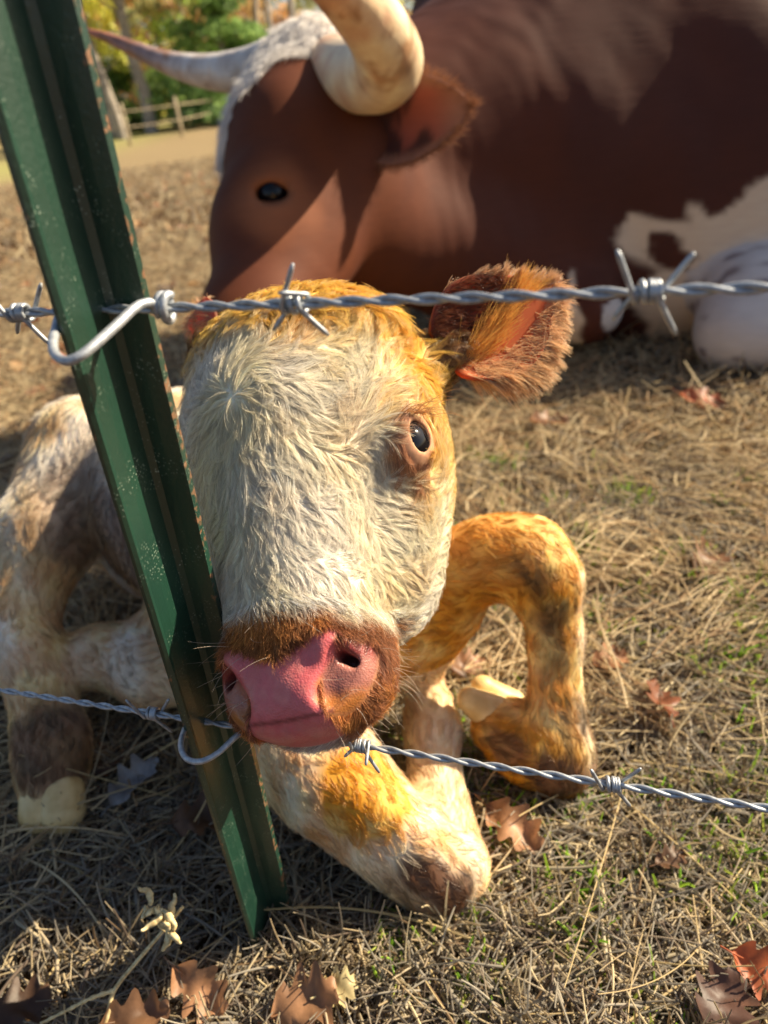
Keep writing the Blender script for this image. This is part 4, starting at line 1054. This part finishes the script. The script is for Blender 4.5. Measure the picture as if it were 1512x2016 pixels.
straw('straw_mats', 15000, .50, 1.9, .05, .15, .0009, .10, [(.62, .48, .28), (.68, .55, .34), (.50, .38, .22), (.36, .24, .13)], 'trampled mats of long pale straw', 'stuff', 41, .8, 8, cluster=(260, .035), aligned=.35, bend=.5, lift=.012)
straw('flattened_stalks', 3200, .12, 1.3, .03, .09, .0013, .08, GREY + [(.44, .38, .27), (.50, .42, .28)], 'thick flattened grey brown stalks in the thatch', 'stuff', 42, .8, 7, bend=.35)
straw('grass_tufts', 11000, .16, 1.6, .02, .055, .0008, 1.0, TAN + GREY, 'rooted tufts of dead grass', 'stuff', 43, .8, 6, cluster=(170, .006), bend=.5)
straw('long_straws', 700, .15, 1.2, .10, .24, .0008, .10, [(.62, .48, .24), (.55, .42, .22), (.66, .55, .34)], 'long loose straws lying over the thatch', 'stuff', 33, .8, 10, bend=.7, keep=lambda xy, r: np.hypot(xy[:, 0] + .10, xy[:, 1] - .27) > .11)
straw('green_grass', 9000, .20, 1.0, .012, .034, .0011, .9, [(.20, .42, .03), (.32, .52, .05), (.38, .46, .08)], 'small green blades sprouting through the dead grass', 'stuff', 34, .8, 5, M_BLADE, cluster=(230, .012), keep=lambda xy, r: xy[:, 0] > -.04)
straw('far_dry_grass', 70000, .9, 3.6, .03, .10, .0013, .35, TAN + [(.50, .34, .18)], 'trampled brown grass of the pasture', 'stuff', 35, .75, 5)
straw('pasture_tufts', 60000, 3.2, 14, .05, .13, .004, .6, TAN + [(.45, .30, .15), (.30, .20, .10)], 'rough tufted winter pasture', 'stuff', 36, .8, 4)

# ------------------------------------------------------------------ leaves
def mat_leaf():
    m_, n, l, b = new_mat('dead_leaf')
    a = add(n, 'ShaderNodeAttribute', attribute_name='col'); tc = n.new('ShaderNodeTexCoord')
    nz = add(n, 'ShaderNodeTexNoise', Scale=120., Detail=5.); l.new(tc.outputs['Object'], nz.inputs[0])
    mx = add(n, 'ShaderNodeMixRGB', blend_type='OVERLAY'); mx.inputs[0].default_value = .6; l.new(a.outputs['Color'], mx.inputs[1]); l.new(nz.outputs[0], mx.inputs[2])
    l.new(mx.outputs[0], b.inputs['Base Color']); b.inputs['Roughness'].default_value = .5
    tr = n.new('ShaderNodeBsdfTranslucent'); l.new(mx.outputs[0], tr.inputs[0]); ms = n.new('ShaderNodeMixShader'); ms.inputs[0].default_value = .35
    l.new(b.outputs[0], ms.inputs[1]); l.new(tr.outputs[0], ms.inputs[2]); l.new(ms.outputs[0], n['Material Output'].inputs[0])
    bump(n, l, nz.outputs[0], b, .5, .001); return m_
M_LEAF = mat_leaf()
def oak_half(t, lobes=3.5, depth=.5):
    env = math.sin(math.pi * min(1, t ** .8 * 1.0)) ** .6 if 0 < t < 1 else 0
    return env * (1 - depth * (.5 + .5 * math.cos(2 * math.pi * (t * lobes + .1))) ** 1.2) + .02
def leaf_geo(L, Wd, rng, curl=.25, plain=False, nu=26, nv=7):
    V = []; Fc = []; a1, a2 = rng.uniform(-curl, curl), rng.uniform(.2, 1) * curl; ph = rng.uniform(0, 6)
    for i in range(nu):
        t = i / (nu - 1); w_ = Wd * (oak_half(t, depth=.08) if plain else oak_half(t))
        for j in range(nv):
            u = 2 * j / (nv - 1) - 1
            z = L * (a2 * (u * w_ / Wd) ** 2 + a1 * (t - .5) ** 2 * 1.5 + .05 * math.sin(t * 9 + ph + u * 2)) + .0012 * abs(u)
            V.append((L * (t - .5) + w_ * .35 * abs(u) * (0 if plain else 1), u * w_, z))
    for i in range(nu - 1):
        for j in range(nv - 1): Fc.append((i * nv + j, (i + 1) * nv + j, (i + 1) * nv + j + 1, i * nv + j + 1))
    V = np.array(V); sv, sf = tube([(-L * .5 - L * .22, 0, L * .02), (-L * .5, 0, a1 * L * .35), (-L * .3, 0, a1 * .1 * L + .0015)], [.0007, .0006, .0005], 6)
    vv, ff = merge([(V, Fc), (sv, sf)]); return vv, ff, len(V)
def leaf(px, py, L, Wd, az, tilt, roll, col, label, seed, z=.020, curl=.25, plain=False, off=None):
    rng = random.Random(seed); V, Fc, nb = leaf_geo(L, Wd, rng, curl, plain)
    R_ = np.array(Matrix.Rotation(az, 3, 'Z') @ Matrix.Rotation(tilt, 3, 'Y') @ Matrix.Rotation(roll, 3, 'X'))
    base = on_ground(px, py, z); V = V @ R_.T; V[:, 2] -= max(0, V[:, 2].min() + z - .002) if False else 0
    V = V + base; low = V[:, 2].min(); V[:, 2] += max(0, .003 - low)
    o = link_mesh('fallen_leaf', V, Fc, M_LEAF, loc=tuple(base)); tag(o, label, 'leaf', 'fallen leaves near the fence')
    nn = noise(V, .02, seed % 10); set_col(o.data, 'col', np.asarray(col) * (1 + .35 * nn[:, None]) ); return o
LV = [
 (1010, 1625, 0.051, 0.018, -0.85, 0.15, 0.2, (0.361, 0.188, 0.097), 'tan lobed oak leaf just right of the front knee of the calf'),
 (600, 1975, 0.044, 0.022, 0.15, -0.25, 0.3, (0.338, 0.176, 0.091), 'broad brown leaf at the bottom edge just under a small pale leaf'),
 (665, 1945, 0.025, 0.012, 0.3, 0.1, 0.5, (0.8, 0.66, 0.34), 'small pale yellow leaf standing on the broad brown leaf'),
 (395, 1945, 0.043, 0.017, -0.6, 0.4, 0.5, (0.4, 0.208, 0.108), 'curled orange brown leaf below the foot of the green post'),
 (270, 2005, 0.043, 0.014, 0.1, 0.0, 0.2, (0.176, 0.091, 0.047), 'long dull dark brown leaf at the bottom edge'),
 (30, 1990, 0.043, 0.019, 0.4, 0.2, 0.1, (0.095, 0.049, 0.026), 'dark brown leaf in the bottom left corner'),
 (265, 1540, 0.051, 0.017, 0.9, -0.1, 0.1, (0.288, 0.282, 0.288), 'grey oak leaf lying in the shade left of the green post'),
 (395, 1610, 0.047, 0.02, 0.1, 0.1, 0.2, (0.116, 0.06, 0.031), 'dark brown leaf in the shade behind the green post'),
 (210, 1500, 0.038, 0.017, 1.3, 0.1, 0.2, (0.125, 0.065, 0.034), 'brown leaf in the shade beside the pale hoof'),
 (1495, 1905, 0.034, 0.017, -0.5, 0.35, 0.5, (0.42, 0.11, 0.04), 'red orange curled leaf at the right edge'),
 (1420, 1975, 0.042, 0.019, 0.7, 0.0, 0.2, (0.1, 0.05, 0.035), 'dark wine brown leaf in the bottom right corner'),
 (1300, 1380, 0.055, 0.015, 1.45, 0.2, 0.4, (0.24, 0.09, 0.045), 'upright red brown leaf right of the raised leg'),
 (1200, 1300, 0.038, 0.015, 0.3, 0.1, 0.2, (0.343, 0.178, 0.093), 'orange leaf just right of the raised leg'),
 (1395, 1100, 0.072, 0.022, 0.9, 0.1, 0.3, (0.218, 0.113, 0.059), 'brown leaf lying in the straw at the right'),
 (1385, 785, 0.072, 0.024, -0.4, 0.3, 0.3, (0.36, 0.11, 0.05), 'bright red brown leaf near the spotted leg of the cow'),
 (915, 1310, 0.043, 0.017, 0.6, 0.3, 0.5, (0.321, 0.167, 0.087), 'curled orange leaf seen through the bend of the raised leg'),
 (1080, 830, 0.064, 0.019, 0.1, 0.2, 0.2, (0.292, 0.152, 0.079), 'pale grey brown leaf below the ear of the calf'),
 (1320, 1690, 0.025, 0.009, 0.3, 0.1, 0.2, (0.188, 0.098, 0.051), 'small red brown leaf among the green blades'),
]
for i, a in enumerate(LV): leaf(*a, seed=100 + i)
def litter():
    rng = random.Random(77); r2 = np.random.default_rng(78); V = []; Fc = []; C = []; o = 0
    xy = view_xy(900, r2, .9, 9, .9)
    for (x, y) in xy:
        if x < .9 and y < 1.9 and x > -.2: continue
        v, f, nb = leaf_geo(rng.uniform(.04, .08), rng.uniform(.015, .03), rng, .3, False, 12, 5)
        R_ = np.array(Matrix.Rotation(rng.uniform(0, 6.3), 3, 'Z') @ Matrix.Rotation(rng.gauss(0, .3), 3, 'Y') @ Matrix.Rotation(rng.gauss(0, .3), 3, 'X'))
        v = v @ R_.T + np.array([x, y, float(gz(x, y)) + .015]); V.append(v); Fc += [tuple(q + o for q in g) for g in f]; o += len(v)
        c = np.array(rng.choice([(.40, .20, .10), (.30, .15, .08), (.45, .28, .14), (.35, .28, .22), (.45, .16, .08)])) * rng.uniform(.7, 1.2); C.append(np.tile(c, (len(v), 1)))
    ob = link_mesh('leaf_litter', np.concatenate(V), Fc, M_LEAF, loc=(0, 0, 0)); set_col(ob.data, 'col', np.concatenate(C)); ob['kind'] = 'stuff'; ob['label'] = 'scattered dead leaves over the pasture'
litter()

# dried weed stalk with a shrivelled seed head, bottom left
def weed():
    def g(px, py, h): return on_ground(px, py, h)
    b0 = g(225, 1950, .035); tp = g(360, 1785, .085); stem = smooth_path([g(190, 2060, .012), g(212, 2000, .024), b0, b0 + (tp - b0) * .35 + [0, 0, .001], b0 + (tp - b0) * .7, tp], 8)
    br = smooth_path([b0, g(180, 1965, .036), g(130, 1990, .034), g(80, 2015, .03)], 8)
    M_ = mat_plain('dry_stalk', (.74, .62, .34), .6, noise_scale=300., col2=(.45, .33, .15), bumpd=.0004)
    root = empty('dried_weed', tuple(stem[0])); tag(root, 'pale dried weed stalk with a shrivelled seed head in front of the post foot', 'weed stalk')
    link_mesh('stem', *merge([tube(stem, np.linspace(.0016, .0011, len(stem)), 8), tube(br, np.linspace(.0014, .0008, len(br)) * (1 + .25 * np.sin(np.arange(len(br)) * 1.9)), 8)]), M_, root)
    rng = random.Random(6); parts = []
    c0 = g(300, 1790, .093); c1 = g(335, 1830, .084)
    for i in range(9):
        a = c0 + (c1 - c0) * rng.random() + np.array([rng.gauss(0, .0025), rng.gauss(0, .0025), rng.gauss(0, .002)])
        pts = [a]
        d = unit([rng.gauss(0, 1), rng.gauss(0, 1), rng.gauss(0, .6)])
        for k in range(6): pts.append(pts[-1] + d * .0026); d = unit(d + np.array([rng.gauss(0, .6), rng.gauss(0, .6), rng.gauss(0, .6)]))
        parts.append(tube(smooth_path(pts, 3), np.interp(np.linspace(0, 1, 19), [0, .4, 1], [.0012, .0024, .0008]), 7))
    for i in range(5):
        a = c0 + np.array([rng.gauss(0, .003), rng.gauss(0, .003), rng.gauss(0, .0015)]); v, f = ball(a, (.0035, .0016, .0012), np.array(Matrix.Rotation(rng.uniform(0, 6), 3, 'Z')), 12, 8)
        v = v + .0006 * noise(v, .003, i)[:, None]; parts.append((v, f))
    link_mesh('seed_head', *merge(parts), M_, root)
weed()

# ------------------------------------------------------------------ far paddock fence
def far_fence():
    M_ = mat_plain('old_wood', (.50, .42, .28), .8, noise_scale=8., col2=(.34, .27, .18), bumpd=.01)
    pts = [far_point(*q) for q in ((150, 300), (258, 287), (360, 270), (428, 246), (474, 214), (500, 196), (520, 186))]
    root = empty('paddock_fence', tuple(pts[1])); tag(root, 'weathered wooden post and rail fence far across the pasture', 'fence')
    tops = []
    for p in pts:
        t = p + np.array([0, 0, 1.32]); tops.append(t)
        V, Fc = tube([p - np.array([0, 0, .3]), p + np.array([0, 0, .6]), t, t + np.array([0, 0, .03])], [.07, .065, .06, .04], 10)
        link_mesh('post', V, Fc, M_, root)
    for h in (.60, 1.10):
        for a, b in zip(pts[:-1], pts[1:]):
            T = unit(b - a); n_ = np.array([-T[1], T[0], 0]); u = np.array([0, 0, 1.0]); L = np.linalg.norm(b - a); V = []; Fc = []
            for i in range(9):
                c = a + (b - a) * i / 8 + u * (h - .02 * math.sin(math.pi * i / 8)) - n_ * .10
                for sx, sz in ((-1, -1), (1, -1), (1, 1), (-1, 1)): V.append(c + n_ * sx * .016 + u * sz * .014)
            for i in range(8):
                for j in range(4): Fc.append((i * 4 + j, i * 4 + (j + 1) % 4, i * 4 + 4 + (j + 1) % 4, i * 4 + 4 + j))
            Fc += [(3, 2, 1, 0), (32, 33, 34, 35)]
            link_mesh('rail', V, Fc, M_, root, smooth=False)
far_fence()

# ------------------------------------------------------------------ trees
def mat_foliage():
    m_, n, l, b = new_mat('foliage'); a = add(n, 'ShaderNodeAttribute', attribute_name='col'); l.new(a.outputs['Color'], b.inputs['Base Color'])
    b.inputs['Roughness'].default_value = .6; b.inputs['Specular IOR Level'].default_value = .2
    tr = n.new('ShaderNodeBsdfTranslucent'); l.new(a.outputs['Color'], tr.inputs[0]); ms = n.new('ShaderNodeMixShader'); ms.inputs[0].default_value = .5
    l.new(b.outputs[0], ms.inputs[1]); l.new(tr.outputs[0], ms.inputs[2]); l.new(ms.outputs[0], n['Material Output'].inputs[0]); return m_
M_FOL = mat_foliage()
M_BARK = mat_plain('bark', (.20, .17, .14), .9, noise_scale=6., col2=(.42, .37, .31), bumpd=.03)
def leaf_cloud(blobs, n, size, rng, pal):
    """n small faces through the volume of the blobs (centre, radii)"""
    C = np.array([b[0] for b in blobs]); R_ = np.array([b[1] for b in blobs]); w_ = R_.prod(1) ** .7; bi = rng.choice(len(blobs), n, p=w_ / w_.sum())
    d = units(rng.normal(size=(n, 3))); r = rng.random(n) ** .45
    p = C[bi] + d * R_[bi] * (r * rng.uniform(.75, 1.12, n))[:, None]
    u = units(rng.normal(size=(n, 3))); v = units(np.cross(u, rng.normal(size=(n, 3)))); s_ = size * rng.uniform(.5, 1.3, (n, 1))
    V = np.stack([p - u * s_, p + v * s_ * .6, p + u * s_, p - v * s_ * .6], 1).reshape(-1, 3)
    Q = np.arange(4 * n).reshape(n, 4); pal = np.asarray(pal); bc = rng.integers(0, len(pal), len(blobs))
    k = np.where(rng.random(n) < .7, bc[bi], rng.integers(0, len(pal), n)); c = pal[k] * rng.uniform(.65, 1.25, (n, 1))
    return V, Q, np.repeat(c, 4, 0)
def tree(px, dist, hgt, rw, base, tr, pal, label, cat, seed, n=5200, lean=0.0, name='tree', size=.16, conifer=False, nb=22):
    rng = np.random.default_rng(seed); r = RC @ np.array([(px - 756) / F_PX, (230 - 1008) / F_PX, 1.0]); r = r / r[1]
    o = np.array([r[0] * dist, dist, float(gz(r[0] * dist, dist))])
    root = empty(name, tuple(o)); tag(root, label, cat, 'trees along the far side of the pasture')
    top = o + np.array([lean * hgt, 0, hgt]); parts = []
    P = np.array([o - [0, 0, .3]] + [o + (top - o) * t + np.array([rng.normal(), rng.normal(), 0]) * .05 * hgt * t * .5 for t in np.linspace(0, 1, 9)])
    parts.append(tube(P, np.interp(np.linspace(0, 1, 10), [0, .15, 1], [tr * 1.3, tr, tr * .2]), 9))
    blobs = []
    for i in range(nb):
        t = rng.uniform(base, 1.0); a = rng.uniform(0, 6.28)
        if conifer: ww = rw * (1.08 - t); br = (ww * .55 + .2, ww * .55 + .2, .45)
        else: ww = rw * math.sin(math.pi * min(1, .25 + .72 * (t - base) / (1.02 - base))) ** .6; q = rw * rng.uniform(.28, .48); br = (q, q, q * .75)
        ax_ = P[1] + (P[-1] - P[1]) * t; c = ax_ + np.array([math.cos(a), math.sin(a), 0]) * ww * rng.uniform(.3, .9); blobs.append((c, br))
        st = ax_ - np.array([0, 0, .08 * hgt * (0 if conifer else 1)])
        if tr > .04: parts.append(tube([st, (st + c) / 2 + rng.normal(size=3) * .08 * rw, c], [tr * .32, tr * .2, tr * .07], 6))
    link_mesh('trunk', *merge(parts), M_BARK, root)
    if n:
        V, Q, c = leaf_cloud(blobs, n, size, rng, pal); q = link_mesh('crown', V, Q, M_FOL, root, smooth=False); set_col(q.data, 'col', c)
    return root
YG = [(0.85, 0.805, 0.167), (0.85, 0.85, 0.19), (0.623, 0.668, 0.167), (0.85, 0.85, 0.258)]; OL = [(0.418, 0.418, 0.19), (0.577, 0.532, 0.235), (0.304, 0.326, 0.144)]
OR = [(0.85, 0.532, 0.258), (0.85, 0.668, 0.326), (0.76, 0.486, 0.258), (0.623, 0.418, 0.235)]; GR = [(0.235, 0.372, 0.121), (0.326, 0.486, 0.144), (0.167, 0.258, 0.098)]; PG = [(0.486, 0.668, 0.212), (0.372, 0.532, 0.167), (0.623, 0.76, 0.258)]
TREES = [
 (120, 46, 13, 3.2, .10, .26, YG, 'yellow leaved tree at the left end of the far woods, beside the post', 1, {}),
 (215, 43, 12, 2.8, .22, .24, YG, 'golden yellow tree above the pointed tip of the far horn', 2, {}),
 (232, 38, 11, 1.6, .55, .24, OL, 'pale leaning trunk with sparse leaves below the far horn tip', 3, dict(lean=-.10, n=2600)),
 (292, 41, 14, 2.0, .30, .30, OL, 'tall straight dark trunk tree with olive leaves above the far horn', 4, dict(n=4200)),
 (345, 47, 12, 3.0, .10, .22, OR, 'rusty orange leaved tree behind the middle of the far horn', 5, {}),
 (398, 45, 9, 2.4, .08, .18, PG, 'fresh green tree left of the dark evergreen', 6, {}),
 (462, 42, 9, 2.6, .04, .20, GR, 'dark green evergreen tree left of the white poll of the cow', 7, dict(conifer=True, n=9000, nb=44)),
 (540, 48, 13, 3.0, .12, .22, OR, 'orange brown tree behind the white poll of the cow', 8, {}),
 (556, 39, 13, 1.4, .62, .15, OR, 'thin pale trunk just left of a second pale trunk, near the big horn', 9, dict(n=1600)),
 (602, 37, 13, 1.4, .62, .16, OR, 'thin whitish trunk beside the base of the big horn', 10, dict(n=1600)),
 (640, 50, 12, 3.0, .10, .22, OL, 'olive tree hidden mostly by the big horn', 11, {}),
 (800, 52, 9.5, 2.6, .15, .2, OR, 'thin leaved tree under the small patch of sky behind the neck of the cow', 12, dict(n=3500)),
 (905, 55, 9.0, 2.8, .15, .2, OL, 'grey olive tree right of the small patch of sky', 13, dict(n=3500)),
 (250, 45, 3.0, 1.7, .05, .05, GR, 'low green bush at the foot of the pale leaning trunk', 14, dict(name='bush', n=3500)),
 (350, 42, 2.6, 1.6, .05, .05, PG, 'bright green bush below the far horn, near the paddock fence', 15, dict(name='bush', n=3500)),
 (420, 46, 2.8, 1.6, .05, .05, OR, 'brown bush right of the bright green bush', 16, dict(name='bush', n=3000)),
]
for px, di, hg, rw, ba, tr, pal, lab, sd, kw in TREES: tree(px, di, hg, rw, ba, tr, pal, lab, 'bush' if kw.get('name') == 'bush' else 'tree', sd, **kw)
def woods():
    rng = np.random.default_rng(99); blobs = []
    for i in range(340):
        x = rng.uniform(-75, 75); y = rng.uniform(56, 74); h = rng.uniform(.5, 11) if abs(x) > 12 or x < 0 else rng.uniform(.5, 6.5); q = rng.uniform(1.2, 2.6); blobs.append((np.array([x, y, gz(x, y) + h]), (q, q, q * .8)))
    V, Q, c = leaf_cloud(blobs, 60000, .30, rng, OR + OL + YG[:2] + GR[:1]); o = link_mesh('far_woods', V, Q, M_FOL, loc=(0, 60, 0), smooth=False); set_col(o.data, 'col', c); o['kind'] = 'stuff'; o['label'] = 'autumn woods beyond the pasture'
woods()
